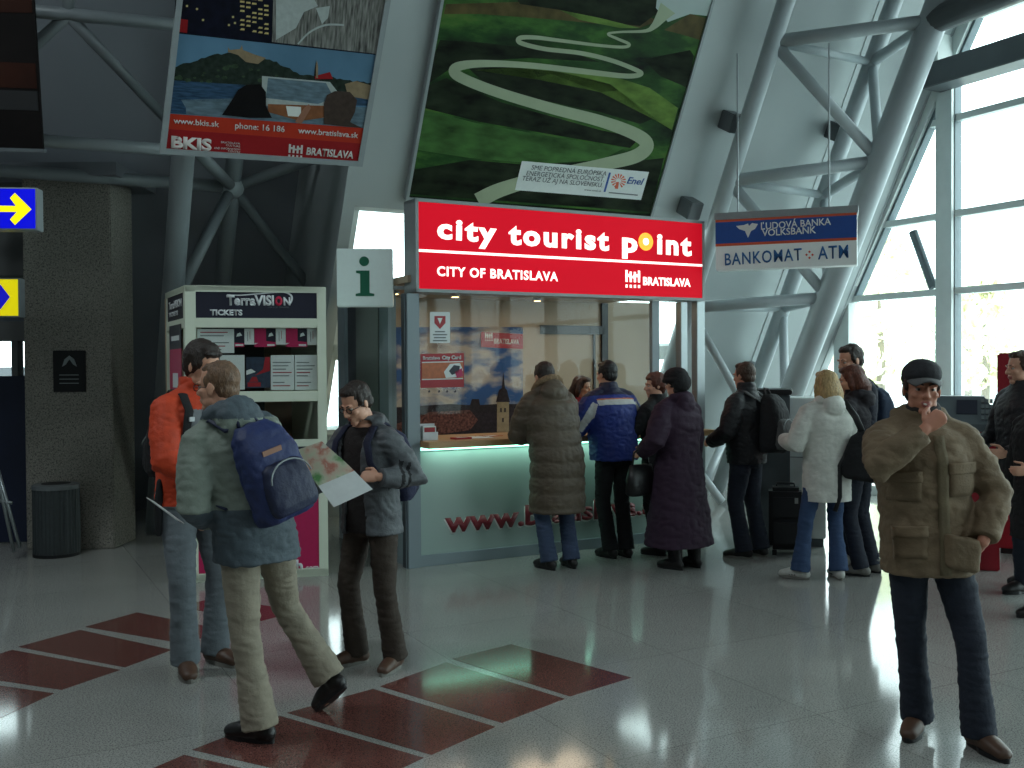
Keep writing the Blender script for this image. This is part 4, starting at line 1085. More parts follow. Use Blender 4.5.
ksheet(244.5, 328.5, 254, 344.5, yy, 'plain', 'white leaflet right of the first navy leaflet in the kiosk window', g1)
ksheet(254.5, 328.5, 275.5, 347, yy, 'brochure', 'magenta and navy brochure in the middle of the kiosk leaflet row', g1)
ksheet(276, 328.5, 285.5, 344.5, yy, 'plain', 'white leaflet between the two magenta brochures in the kiosk window', g1)
ksheet(286, 328.5, 307, 347, yy, 'brochure', 'magenta and navy brochure second from right in the kiosk leaflet row', g1)
ksheet(307.5, 328.5, 317, 345, yy, 'plain', 'white leaflet at the right end of the kiosk leaflet row', g1)
ksheet(197.5, 355, 244.5, 390, yy, 'text', 'wide white timetable sheet behind the grey jacketed man in the kiosk window', g2)
ksheet(246.5, 357, 270, 388, yy - .004, 'poster', 'slate blue and red poster among the lower kiosk window sheets', g2)
ksheet(271, 355, 294, 390, yy, 'text', 'white timetable sheet just right of the slate blue kiosk poster', g2)
ksheet(295, 355, 317, 390, yy, 'text', 'white timetable sheet at the lower right of the kiosk window', g2)
# magenta poster on the kiosk's left side window
ms = MSw @ Matrix.Translation((.16, -.050, zW0 - .15))
c2 = MB(); c2.box(0, .55, .052, .056, 0, .50, 0); c2.box(.15, .4, .056, .057, .18, .30, 1); c2.box(0, .55, .052, .056, .50, .70, 2); c2.box(.08, .45, .056, .057, .57, .61, 1)
tag(c2.build('side_poster', [m_magenta, m_paper, m_navy], None, mtx=ms), 'magenta poster on the narrow left side of the ticket kiosk', 'poster')

# ------------------------------------------------------------------ cabinets, terminal and red machine behind the queue
def cab(name, px0, px1, py_top, py_bot, label, cat, rz=28, depth=.6):
    g0 = gr(px0, py_bot); g1_ = at(px1, py_bot, g0.y)
    m = frame(Vector((g0.x, g0.y, 0)), R(rz)); x1, _ = pl(m, px1, py_bot); z1_ = pl(m, px0, py_top)[1]
    return empty(name, m, label, cat), m, x1, z1_
m_cabl = M('cabinet_light_grey', (222, 230, 228), .45, var=.03); m_cabd = M('cabinet_dark_grey', (84, 92, 96), .45, var=.04)
o, m, wx, hz = cab('metal_cabinet', 786, 826, 398, 546, 'pale grey metal cabinet between the backpack man and the white coat', 'cabinet', -16)
c = MB(); c.box(0, wx, 0, .6, .08, hz); c.build('body', m_cabl, o, bevel=.008)
c = MB(); c.box(.02, wx - .02, .02, .58, 0, .08); c.build('plinth', m_cabd, o)
c = MB(); c.box(.0, wx, -.004, 0, hz * .6, hz * .605); c.build('door_seam', m_cabd, o)
o, m, wx, hz = cab('ticket_machine', 757, 790, 395, 548, 'dark grey machine with an orange sticker behind the travel backpack', 'machine', -16)
c = MB(); c.box(0, wx, .1, .7, 0, hz); c.build('body', m_cabd, o, bevel=.008)
c = MB(); c.box(-.03, wx + .02, .05, .72, hz, hz + .05); c.build('top', m_black, o, bevel=.01)
a = pl(m, 775, 431, .1); b = pl(m, 785, 419, .1); c = MB(); c.box(a[0] - .06, b[0], .094, .1, a[1], b[1]); c.build('sticker', M('orange_sticker', (206, 92, 40), .5), o)
# info terminal with slanting keypad desk, red flank
tb = gr(958, 560); mT = frame(Vector((at(956, 500, 8.3).x, 8.3, 0)), R(-25))
T = empty('info_terminal', mT, 'grey slanting keypad terminal with a red body behind the man in the cap', 'terminal')
tx = lambda px, py: pl(mT, px, py)
zt0, zt1 = tx(960, 424)[1], tx(960, 397)[1]; xe = tx(1000, 420)[0]; xd = tx(984, 398)[0]
m_rdm = M('machine_red', (156, 30, 44), .35, var=.04)
c = MB(); c.prism([(-.35, 0), (xe, 0), (xe, zt0 - .06), (-.35, zt0 - .06)], .05, .5); c.build('body', m_rdm, T, bevel=.01)
c = MB(); c.loft([[(-.4, -.02, zt0 - .06), (xe + .03, -.02, zt0 - .06), (xe + .03, .5, zt0 - .06), (-.4, .5, zt0 - .06)], [(-.4, -.02, zt0), (xe + .03, -.02, zt0), (xe + .03, .5, zt0), (-.4, .5, zt0)], [(-.38, .22, zt1), (xd, .22, zt1), (xd, .5, zt1), (-.38, .5, zt1)]]); c.build('console', m_cabd, T)
# slanting face frame
fz = Vector((0, .24, zt1 - zt0)); sl_ = math.atan2(.24, zt1 - zt0)
mc = frame(Vector((0, -.02, zt0)), 0, -sl_); Lc = fz.length
c = MB(); c.box(.0, .16, -.006, 0, Lc * .35, Lc * .85, mtx=mc); c.build('screen', m_navy, T)
c = MB()
for r_ in range(4):
    for k in range(4): c.box(.19 + k * .032, .213 + k * .032, -.01, 0, Lc * (.15 + .2 * r_), Lc * (.28 + .2 * r_), mtx=mc)
c.build('keypad', m_binr, T)
mR = frame(Vector((at(997, 500, 9.0).x, 9.0, 0)), R(-26)); rx = lambda px, py: pl(mR, px, py)
RM = empty('vending_machine', mR, 'tall dark red vending machine at the right edge', 'machine')
zr = rx(1000, 353)[1]
c = MB(); c.box(0, 1.0, 0, .8, .05, zr); c.build('body', m_rdm, RM, bevel=.015)
c = MB(); c.box(.1, .95, -.012, 0, .5, zr - .12); c.build('front_panel', M('machine_dark_red', (98, 22, 34), .3, var=.05), RM, bevel=.004)
c = MB(); c.box(.03, .97, .03, .77, 0, .05); c.build('plinth', m_black, RM)

# ------------------------------------------------------------------ suitcase
gs = gr(786, 556); mS_ = frame(Vector((gs.x, gs.y, 0)), R(-14))
SC = empty('suitcase', mS_, 'black upright wheeled suitcase standing beside the man with the travel backpack', 'suitcase')
hs = at(786, 488, gs.y).z; ws = .30
m_case = M('suitcase_black', (20, 21, 25), .7, var=.1, scale=60, bump=.2); m_case2 = M('suitcase_trim', (46, 48, 52), .4, var=.05)
c = MB(); c.box(-ws / 2, ws / 2, 0, .24, .05, hs); c.build('shell', m_case, SC, bevel=.035)
c = MB(); c.box(-ws / 2 + .03, ws / 2 - .03, -.03, 0.0, .10, hs * .52); c.build('lower_pocket', m_case, SC, bevel=.014)
c = MB(); c.box(-ws / 2 + .03, ws / 2 - .03, -.025, 0.0, hs * .56, hs - .07); c.build('upper_pocket', m_case, SC, bevel=.012)
for xx_ in (-ws / 2 + .05, ws / 2 - .05):
    c = MB(); c.tube([(xx_ - .015, .2, .035), (xx_ + .015, .2, .035)], .035, 14); c.build('wheel', m_black, SC)
    c = MB(); c.box(xx_ - .02, xx_ + .02, .01, .06, 0, .05); c.build('foot', m_black, SC)
c = MB(); c.tube([(-.08, .12, hs - .01), (-.075, .12, hs + .03), (.075, .12, hs + .03), (.08, .12, hs - .01)], .011, 8); c.build('top_handle', m_case2, SC, True)
c = MB(); c.box(ws / 2 - .075, ws / 2 - .045, -.03, -.022, hs * .78, hs * .86); c.build('name_tag', M('tag_grey', (150, 152, 150), .5), SC)

# ------------------------------------------------------------------ trees outside the facade
m_leaf = [M('leaf_yellow', (244, 238, 205), .8, var=.2, scale=3), M('leaf_green', (226, 238, 214), .8, var=.2, scale=3)]
m_bark = M('bark_pale', (150, 140, 128), .9, var=.2)
def tree(px, Y, h, wd, mat, label):
    p = at(px, 365, Y); o = empty('tree', Matrix.Translation((p.x, p.y, -.08)), label, 'tree', 'pale autumn trees outside the facade')
    c = MB(); c.tube([(0, 0, 0), (.05, .02, h * .35), (-.04, 0, h * .7)], [.16, .12, .05], 10); c.build('trunk', m_bark, o, True)
    c = MB(); rnd = random.Random(int(px))
    for k in range(700):
        a = rnd.random() * 2 * math.pi; z_ = rnd.random(); rr = wd * math.sqrt(rnd.random()) * (math.sin(math.pi * (z_ * .85 + .12)) ** .7)
        p_ = Vector((rr * math.cos(a), rr * math.sin(a), h * (.22 + .78 * z_))); s_ = .16 + .14 * rnd.random()
        n_ = Vector((rnd.uniform(-1, 1), rnd.uniform(-1, 1), rnd.uniform(-1, 1))).normalized(); t_ = n_.orthogonal().normalized(); b_2 = n_.cross(t_)
        c.add([p_ - t_ * s_, p_ + b_2 * s_ * .5, p_ + t_ * s_, p_ - b_2 * s_ * .5], [(0, 1, 2, 3)])
    c.build('crown', mat, o)
tree(880, 30, 5.6, 1.7, m_leaf[0], 'pale yellow tree outside, seen just right of the slanted window jamb')
tree(985, 34, 4.6, 1.4, m_leaf[0], 'pale yellow tree outside, seen above the red vending machine')
tree(968, 40, 5.0, 1.6, m_leaf[1], 'pale green tree outside, right of the wide white mullion')
# ================================================================== PEOPLE
def V(*a): return Vector(a)
def ik(a, b, l1, l2, pole):
    d = b - a; Ln = min(d.length, (l1 + l2) * .9985); dn = d.normalized(); b = a + dn * Ln
    x = (l1 * l1 - l2 * l2 + Ln * Ln) / (2 * Ln); h = math.sqrt(max(0, l1 * l1 - x * x))
    p = Vector(pole); p = p - dn * p.dot(dn); p.normalize()
    return a + dn * x + p * h, b
def lerp(a, b, t): return a + (b - a) * t
def ring(c, rx, ry, rot, n=28, sq=2.3):
    out = []
    for k in range(n):
        a = 2 * math.pi * k / n; ca, sa = math.cos(a), math.sin(a)
        out.append(c + rot @ V(rx * math.copysign(abs(ca) ** (2 / sq), ca), ry * math.copysign(abs(sa) ** (2 / sq), sa), 0))
    return out

def skinmat(nm, col): return M('skin_' + nm, col, .5, var=.06, scale=30)
m_sk = skinmat('light', (206, 154, 128)); m_skr = skinmat('ruddy', (186, 126, 102)); m_lip = M('lips', (160, 92, 84), .5, var=.04)
m_eye = M('eye_white', (176, 168, 160), .3, var=.02); m_iris = M('iris_dark', (40, 34, 30), .3, var=.02)
def hairmat(nm, col): return M('hair_' + nm, col, .5, var=.4, scale=26, bump=.7, bscale=70, stretch=(3, 3, .8))
h_dark = hairmat('dark_brown', (42, 30, 24)); h_brown = hairmat('brown', (66, 46, 32)); h_ginger = hairmat('sandy', (112, 84, 62))
h_blond = hairmat('blond', (176, 146, 98)); h_red = hairmat('auburn', (92, 48, 34)); h_black = hairmat('black', (18, 16, 18))

def head_mb(mb, T, S=1.0, jaw=1.0):
    """head in its own frame: face toward -y, centre at mid height; T places it"""
    e = lambda c, r, rot=None: mb.ell([q * S for q in c], [q * S for q in r], rot, mtx=T)
    e((0, .014, .034), (.074, .094, .086)); e((0, -.024, -.03), (.060 * jaw, .064, .078)); e((0, -.064, -.098), (.026 * jaw, .022, .019))
    for sx in (-1, 1):
        e((sx * .040 * jaw, -.014, -.070), (.022, .042, .030)); e((sx * .037, -.060, -.024), (.024, .024, .019))
        e((sx * .077, .012, -.006), (.008, .019, .031), Matrix.Rotation(sx * .25, 3, 'Z') @ Matrix.Rotation(-.15, 3, 'X'))
        e((sx * .011, -.095, -.033), (.009, .010, .008)); e((sx * .028, -.077, .020), (.027, .014, .010))
    mb.tube([V(0, -.080, .012) * S, V(0, -.100, -.016) * S, V(0, -.106, -.030) * S], [.008 * S, .011 * S, .012 * S], 10, mtx=T, round_=True)
    e((0, -.084, -.060), (.023, .010, .0065)); e((0, -.082, -.071), (.020, .010, .008)); e((0, -.07, -.064), (.03, .02, .022))

def hand_mb(mb, w, d, n, curl, S=1.0, left=True, spread=.0, thumb=.7):
    """hand at wrist w, fingers toward d, palm facing n; five fingers with bends"""
    d = d.normalized(); n = (n - d * n.dot(d)).normalized(); s = d.cross(n)          # s: across the palm
    ts = -1 if left else 1                                                           # thumb side along s
    mb.tube([w, w + d * .03 * S, w + d * .085 * S], [(.026 * S, .018 * S), (.038 * S, .017 * S), (.041 * S, .014 * S)], 14, side=s, round_=True)
    lens = [.070, .079, .074, .058]
    for i in range(4):
        off = (1.5 - i) * .0205 * S * ts
        p = w + d * (.083 - .004 * abs(i - 1.2)) * S + s * off
        a = 0.0; pts = [p - d * .02 * S, p]
        dd = d + s * ((1.5 - i) * spread * ts)
        for j, fr_ in enumerate((.45, .32, .23)):
            a += curl * (.9, 1.1, .7)[j] * (1 + .06 * i)
            p = p + (dd * math.cos(a) + n * math.sin(a)).normalized() * lens[i] * fr_ * S
            pts.append(p)
        mb.tube(pts, [.0095 * S, .0098 * S, .0092 * S, .0085 * S, .0072 * S], 10, round_=True)
    p = w + d * .028 * S + s * (.034 * S * ts); pts = [p - s * .012 * S * ts, p]
    t1 = (d * .62 + s * .65 * ts + n * .45 * thumb).normalized(); t2 = (d * .85 + s * .15 * ts + n * .6 * thumb).normalized()
    p = p + t1 * .038 * S; pts.append(p); p = p + t2 * .030 * S; pts.append(p); p = p + (t2 + n * .25 * thumb).normalized() * .024 * S; pts.append(p)
    mb.tube(pts, [.013 * S, .014 * S, .0118 * S, .0105 * S, .0085 * S], 10, round_=True)

def person(pos, face, H, label, feet, hip=(0, 0, 0), lean=0, side=0, twist=0, head=(0, 0, 0), hands=None, skin=None, top=None, legs=None, shoe=None, hair=None, vox=.0065, jaw=1.0, hands_on=True, group=None, neckfwd=0.0):
    """face: world heading in degrees, 0 looks at the viewer, positive turns toward picture right.
    feet: left then right, (x, y, toe out deg, heel lift deg); hands: left, right dicts (pos, dir, palm, curl, pole)"""
    S = H / 1.75
    base = Matrix.Translation(Vector((pos[0], pos[1], 0))) @ Matrix.Rotation(R(face), 4, 'Z')
    root = empty('person', base, label, 'person', group)
    skin = skin or m_sk
    pel = V(hip[0], hip[1], .937 * S + hip[2])
    Rs = (Matrix.Rotation(R(side), 3, 'Y') @ Matrix.Rotation(R(lean), 3, 'X'))
    up = Rs @ V(0, 0, 1); Rt = Matrix.Rotation(R(twist), 3, 'Z')
    lat = Rs @ (Rt @ V(1, 0, 0)); fw_ = Rs @ (Rt @ V(0, -1, 0))
    sp = lambda z: pel + up * ((z - .93) * S) if z > .93 else V(pel.x, pel.y, pel.z + (z - .93) * S)
    nb = sp(1.49)
    Rn = Matrix.Rotation(R(side * .5), 3, 'Y') @ Matrix.Rotation(R(lean * .45 + head[1] * .35), 3, 'X')
    Rh = Rt @ Matrix.Rotation(R(head[0]), 3, 'Z') @ Matrix.Rotation(R(head[1] + lean * .3), 3, 'X') @ Matrix.Rotation(R(head[2]), 3, 'Y')
    hc = nb + Rn @ V(0, -.018 * S - neckfwd, .137 * S)
    TH = Matrix.Translation(hc) @ Rh.to_4x4()
    J = dict(S=S, pel=pel, sp=sp, nb=nb, hc=hc, TH=TH, lat=lat, fw=fw_, up=up, Rs=Rs @ Rt, base=base)
    sh = {}; el = {}; wr = {}
    for i, sx in ((0, 1), (1, -1)):
        hd_ = hands[i]
        s_ = sp(1.40) + lat * (sx * .176 * S) + fw_ * (.02 * hd_.get('fwd', 0))
        s_ = s_ + up * hd_.get('lift', 0)
        e_, w_ = ik(s_, V(*hd_['pos']), .295 * S, .262 * S, hd_.get('pole', (sx * .6, .6, -.5)))
        sh[i], el[i], wr[i] = s_, e_, w_
    hp = {}; kn = {}; an = {}
    for i, sx in ((0, 1), (1, -1)):
        fx, fy, fr_, lift = feet[i]
        h_ = pel + V(sx * .088 * S, 0, -.012)
        yaw = Matrix.Rotation(R(fr_), 3, 'Z')
        a_ = V(fx, fy, .085 * S) + yaw @ V(0, .055 * S, 0)
        if lift:
            toe = V(fx, fy, 0) + yaw @ V(0, -.10 * S, 0.02)
            a_ = toe + yaw @ (Matrix.Rotation(R(lift), 3, 'X') @ V(0, .155 * S, .075 * S))
        k_, a2 = ik(h_, a_, .428 * S, .424 * S, yaw @ V(sx * .08, -1, 0) + V(*((legs or {}).get('pole', (0, 0, 0)))))
        hp[i], kn[i], an[i] = h_, k_, a2
    J.update(sh=sh, el=el, wr=wr, hp=hp, kn=kn, an=an)
    # ---- body, one surface
    b = MB()
    b.loft([ring(sp(z), rx * S, ry * S, Rs @ Rt if z > .98 else Matrix.Identity(3), 20) for z, rx, ry in ((.86, .13, .10), (.95, .16, .11), (1.08, .135, .10), (1.25, .155, .11), (1.38, .165, .10), (1.45, .12, .08), (1.49, .06, .06))])
    b.tube([nb - up * .03 * S, nb + Rn @ V(0, 0, .05 * S), hc + Rh @ V(0, .02 * S, -.05 * S)], [.062 * S, .054 * S, .052 * S], 16, round_=True)
    head_mb(b, TH, S * .99, jaw)
    for i in (0, 1):
        b.tube([lerp(sp(1.42), sh[i], .5), sh[i], lerp(sh[i], el[i], .5), el[i], lerp(el[i], wr[i], .35), wr[i]], [.05 * S, .052 * S, .045 * S, .038 * S, .040 * S, .026 * S], 14, round_=True)
        b.tube([hp[i], lerp(hp[i], kn[i], .5), kn[i], lerp(kn[i], an[i], .35), an[i]], [.078 * S, .068 * S, .05 * S, .052 * S, .034 * S], 14, round_=True)
        yaw = Matrix.Rotation(R(feet[i][2]), 3, 'Z') @ Matrix.Rotation(R(feet[i][3]), 3, 'X')
        b.tube([an[i] + yaw @ V(0, .02, -.04) * S, an[i] + yaw @ V(0, -.10, -.055) * S, an[i] + yaw @ V(0, -.15, -.06) * S], [.032 * S, .032 * S, .024 * S], 10, round_=True)
        if hands_on:
            hd_ = hands[i]
            hand_mb(b, wr[i], V(*hd_.get('dir', (0, 0, -1))), V(*hd_.get('palm', (0, 1, 0))), hd_.get('curl', .35), S * .95, i == 0, hd_.get('spread', 0), hd_.get('thumb', .7))
    me = fuse(b, vox, 2, .5, 'body')
    inv = TH.inverted()
    def fm(c):
        q = inv @ c
        return 1 if (abs(q.x) < .024 and q.y < -.082 and -.078 * S < q.z < -.053 * S) else 0
    if vox < .007: facemat(me, fm)
    link('body', me, [skin, m_lip], root, True)
    # ---- eyes
    for sx in (-1, 1):
        e_ = MB(); c = V(sx * .031, -.0705, .001) * S; e_.ell(c, [.0112 * S, .0112 * S, .0075 * S], nu=14, nv=10, mtx=TH); e_.ell(c + V(sx * -.001, -.0078 * S, -.0005), [.0058 * S, .0045 * S, .0058 * S], nu=12, nv=8, mi=1, mtx=TH)
        e_.build('eye', [m_eye, m_iris], root, True)
    # ---- hair
    hair = hair or dict(style='short', mat=h_brown)
    hm = MB(); E = lambda c, r, rot=None: hm.ell([q_ * S for q_ in c], [q_ * S for q_ in r], rot, mtx=TH)
    st_ = hair['style']
    if st_ in ('short', 'mop', 'buzz', 'capfringe'):
        t_ = {'short': .010, 'mop': .017, 'buzz': .004, 'capfringe': .006}[st_]
        E((0, .030, .040), (.074 + t_, .084 + t_, .084 + t_)); E((0, .058, -.010), (.064 + t_, .046 + t_, .060))
        if st_ != 'buzz': E((0, -.022, .094), (.060, .052, .022 + t_))
        else: E((0, -.010, .085), (.058, .060, .032))
        for sx in (-1, 1): E((sx * .068, -.004, .030), (.010 + t_ * .5, .026, .030 + t_))
        if st_ == 'mop': E((0, -.06, .078), (.056, .03, .022)); E((0, .07, -.04), (.06, .034, .045))
    elif st_ in ('long', 'bob'):
        lo = -.24 if st_ == 'long' else -.12
        E((0, .028, .042), (.090, .100, .092)); E((0, -.030, .092), (.066, .056, .030))
        hm.tube([V(0, .06, .03) * S, V(0, .085, -.08) * S, V(0, .088, lo * .8) * S], [(.092 * S, .06 * S), (.108 * S, .075 * S), (.085 * S, .07 * S)], 18, mtx=TH, round_=True, side=(1, 0, 0))
        for sx in (-1, 1): hm.tube([V(sx * .070, 0, .05) * S, V(sx * .084, .005, -.05) * S, V(sx * .082, .01, lo * .8) * S], [.026 * S, .03 * S, .016 * S], 12, mtx=TH, round_=True)
    elif st_ == 'bun':
        E((0, .026, .040), (.086, .098, .092)); E((0, -.026, .09), (.064, .05, .026)); E((0, .10, .0), (.07, .05, .07)); E((0, .07, -.06), (.07, .05, .05))
    hme = fuse(hm, .006, 2, .5, 'hair'); wrinkle(hme, .007, 30, (1, 1, .45), seed=H * 10)
    link('hair', hme, hair['mat'], root, True)
    for sx in (-1, 1):
        eb = MB(); eb.tube([V(sx * .014, -.087, .021) * S, V(sx * .030, -.085, .027) * S, V(sx * .048, -.073, .021) * S], [.0035, .0048, .003], 8, mtx=TH, round_=True); eb.build('eyebrow', hair['mat'], root, True)
    # ---- trousers
    if legs and not legs.get('none'):
        t = MB(); k = legs.get('fit', 1.0); fl_ = legs.get('flare', 1.0)
        t.loft([ring(sp(z), rx * S * k, ry * S * k, Matrix.Identity(3), 24) for z, rx, ry in ((.80, .10, .095), (.86, .165, .12), (.93, .178, .13), (1.02, .165, .122), (1.06, .155, .115))])
        for i in (0, 1):
            hem = lerp(an[i], kn[i], -.05 if not feet[i][3] else .02)
            t.tube([hp[i] + V(0, 0, .03), lerp(hp[i], kn[i], .35), kn[i], lerp(kn[i], an[i], .4), lerp(kn[i], an[i], .8), hem],
                   [.098 * S * k, .090 * S * k, .070 * S * k, .068 * S * k, .068 * S * k * fl_, .072 * S * k * fl_], 18)
        tm = fuse(t, max(vox, .008), 3, .5, 'trousers'); wrinkle(tm, legs.get('fold', .009), 7, (.8, .8, 2.2), seed=H * 31 + pos[0])
        link('trousers', tm, legs['mat'], root, True)
    # ---- shoes
    for i in (0, 1):
        yaw = Matrix.Rotation(R(feet[i][2]), 4, 'Z') @ Matrix.Rotation(R(feet[i][3]), 4, 'X')
        A = Matrix.Translation(an[i]) @ yaw @ Matrix.Scale(S, 4); zf = -.085
        s_ = MB()
        hgt = shoe.get('shaft', .02)
        s_.tube([V(0, .045, zf + .045), V(0, -.02, zf + .052), V(0, -.09, zf + .046), V(0, -.155, zf + .035)], [(.038, .042), (.042, .05), (.050, .042), (.041, .030)], 16, mtx=A, round_=True, side=(1, 0, 0))
        s_.tube([V(0, .018, zf + .04), V(0, .02, zf + .10), V(0, .02, zf + .10 + hgt)], [.044, .046, .048], 14, mtx=A, round_=False)
        sm_ = fuse(s_, .007, 2, .5, 'shoe'); co = coords(sm_)
        if not feet[i][3]: co[:, 2] = np.maximum(co[:, 2], 0.012); setco(sm_, co)
        so = link('shoe', sm_, shoe['mat'], root, True)
        sl__ = MB(); out = [(.034 * math.sin(a) * (1.0 if math.cos(a) > 0 else 1.32) * (1 if True else 1), -.055 - .135 * -math.cos(a)) for a in np.linspace(0, 2 * math.pi, 28, False)]
        sl__.hprism([(x_, y_) for x_, y_ in out], zf + .001, zf + .024, mtx=A)
        ob = sl__.build('sole', shoe.get('sole', m_black), None); ob.parent = so
    # ---- upper garment
    if top:
        k = top.get('fit', 1.0); hem = top['hem'] * S; hr = top.get('hemr', (.20, .15)); sl_r = top.get('sleeve', 1.0)
        g = MB(); rows = []
        prof = [(1.02, .182 * k, .142 * k), (1.12, .182 * k, .142 * k), (1.25, .196 * k, .152 * k), (1.34, .196 * k, .148 * k), (1.40, .180 * k, .124 * k), (1.445, .125 * k, .098 * k), (1.485, .082, .080)]
        zs_ = [hem / S] + ([lerp(hem / S, 1.02, .5)] if hem / S < .8 else [])
        for j, z in enumerate(zs_):
            f_ = (z - hem / S) / max(.01, 1.02 - hem / S)
            rows.append((z, lerp(hr[0], .182 * k, f_), lerp(hr[1], .142 * k, f_)))
        rows += prof
        fin = []
        for a_, b_2 in zip(rows, rows[1:]):
            for t_ in (0, .34, .67): fin.append(tuple(lerp(a_[q_], b_2[q_], t_) for q_ in range(3)))
        fin.append(rows[-1])
        midf = (V(feet[0][0], feet[0][1], 0) + V(feet[1][0], feet[1][1], 0)) * .5
        def cz(z):
            c = sp(z)
            if z < .9: c = c + (V(midf.x, midf.y, 0) - V(pel.x, pel.y, 0)) * ((.9 - z) * top.get('drift', .5))
            return c
        g.loft([ring(cz(z), rx * S, ry * S, (Rs @ Rt) if z > 1.0 else Matrix.Identity(3), 32) for z, rx, ry in fin])
        for i in (0, 1):
            g.tube([lerp(nb, sh[i], .15) + up * .005, lerp(nb, sh[i], .65), sh[i]], [.056 * S, .062 * S * k, .070 * S * k], 14, round_=True)
            end = lerp(el[i], wr[i], top.get('cuff', .97))
            g.tube([lerp(sp(1.37), sh[i], .72), sh[i] - up * .01, lerp(sh[i], el[i], .5), el[i], lerp(el[i], wr[i], .5), end], [.074 * S * k, .078 * S * k, .072 * S * k * sl_r, .064 * S * k * sl_r, .058 * S * k * sl_r, .047 * S * k * sl_r], 16, round_=False)
        bk = -fw_
        if top.get('collar'):
            g.loft([ring(nb + up * z * S + bk * .008, r_ * S, r_ * S * 1.02, Rs @ Rt, 20) for z, r_ in ((-.04, .11), (.0, .088), (top['collar'], .078))])
        if top.get('hood'):
            hs_ = top['hood']
            pts = [nb + lat * (.09 * S) * math.cos(a) + bk * (.085 * S * math.sin(a) + .01) + up * (.005 + .02 * math.sin(a)) * S for a in np.linspace(-.25, math.pi + .25, 9)]
            g.tube(pts, [.034 * S * hs_] + [.046 * S * hs_] * 7 + [.034 * S * hs_], 12, round_=True)
            g.ell(nb + bk * .115 * S + up * -.035 * S, (.105 * S * hs_, .065 * S * hs_, .105 * S * hs_), Rs @ Rt)
        gm = fuse(g, max(vox, .008), 4, .5, 'garment')
        wrinkle(gm, top.get('fold', .011), top.get('freq', 8), (1, 1, 1.6), seed=H * 17 + pos[0] * 3, extra=top.get('extra'))
        mats = top['mat'] if isinstance(top['mat'], list) else [top['mat']]
        if top.get('fm'):
            iv = Matrix.Identity(4)
            facemat(gm, lambda c: top['fm'](c, J))
        if top.get('open'):
            bm = bmesh.new(); bm.from_mesh(gm); kill = []
            for f_ in bm.faces:
                c = f_.calc_center_median(); rel = c - sp(max(.5, c.z / S) if False else 1.2)
                if top['open'](c, J): kill.append(f_)
            bmesh.ops.delete(bm, geom=kill, context='FACES'); bm.to_mesh(gm); bm.free()
        go = link(top.get('name', 'jacket'), gm, mats, root, True)
        if top.get('open'):
            sd = go.modifiers.new('thickness', 'SOLIDIFY'); sd.thickness = .014; sd.offset = -1
        J['garment'] = go
    J['root'] = root
    return root, J

def child(J, name, mb, mats, smooth=True, voxel=None, sm=2, mtx=None, parent=None, fold=0):
    """mesh in the person's own coordinates"""
    if voxel:
        me = fuse(mb, voxel, sm, .5, name)
        if fold: wrinkle(me, fold, 12, seed=3.1)
        return link(name, me, mats, parent or J['root'], smooth)
    return mb.build(name, mats, parent or J['root'], smooth)
from mathutils.bvhtree import BVHTree
def patch(J, name, x0, x1, z0, z1, mat, th=.006, direc=1, n=(7, 7), mtx=None, parent=None):
    """cloth patch lying on the garment: spans x (left-right) and z on the body, front (1) or back (-1)"""
    gme = J['garment'].data; bv = BVHTree.FromPolygons([v.co.copy() for v in gme.vertices], [tuple(p.vertices) for p in gme.polygons])
    d = -J['fw'] * direc; lat = J['lat']; top_, bot = [], []
    for j in range(n[1]):
        for i in range(n[0]):
            q_ = J['sp'](z0 + (z1 - z0) * j / (n[1] - 1)) + lat * (x0 + (x1 - x0) * i / (n[0] - 1)) - d * 1.0
            h_ = bv.ray_cast(q_, d)[0]
            if h_ is None: h_ = q_ + d * .82
            top_.append(h_ - d * th); bot.append(h_ + d * .006)
    m = MB(); N = len(top_); fs = []
    for j in range(n[1] - 1):
        for i in range(n[0] - 1):
            a = j * n[0] + i; fs.append((a, a + 1, a + n[0] + 1, a + n[0])); fs.append((N + a, N + a + n[0], N + a + n[0] + 1, N + a + 1))
    rim = [i for i in range(n[0])] + [j * n[0] + n[0] - 1 for j in range(1, n[1])] + [(n[1] - 1) * n[0] + i for i in range(n[0] - 2, -1, -1)] + [j * n[0] for j in range(n[1] - 2, 0, -1)]
    for a, b in zip(rim, rim[1:] + rim[:1]): fs.append((a, b, N + b, N + a))
    m.add(top_ + bot, fs)
    o = m.build(name, mat, None, True); o.parent = parent or J['garment']
    return o
def glasses(J, mat=None):
    g = MB(); S, T = J['S'], J['TH']
    for sx in (-1, 1):
        g.tube([V(sx * .033 + .021 * math.cos(a), -.092, .0 + .016 * math.sin(a)) * S for a in np.linspace(0, 2 * math.pi, 17)], .0022, 6, mtx=T)
        g.tube([V(sx * .054, -.091, .004) * S, V(sx * .078, -.05, .006) * S, V(sx * .08, .015, .0) * S], .002, 6, mtx=T)
    g.tube([V(-.012, -.092, .004) * S, V(.012, -.092, .004) * S], .002, 6, mtx=T)
    child(J, 'glasses', g, m_black)
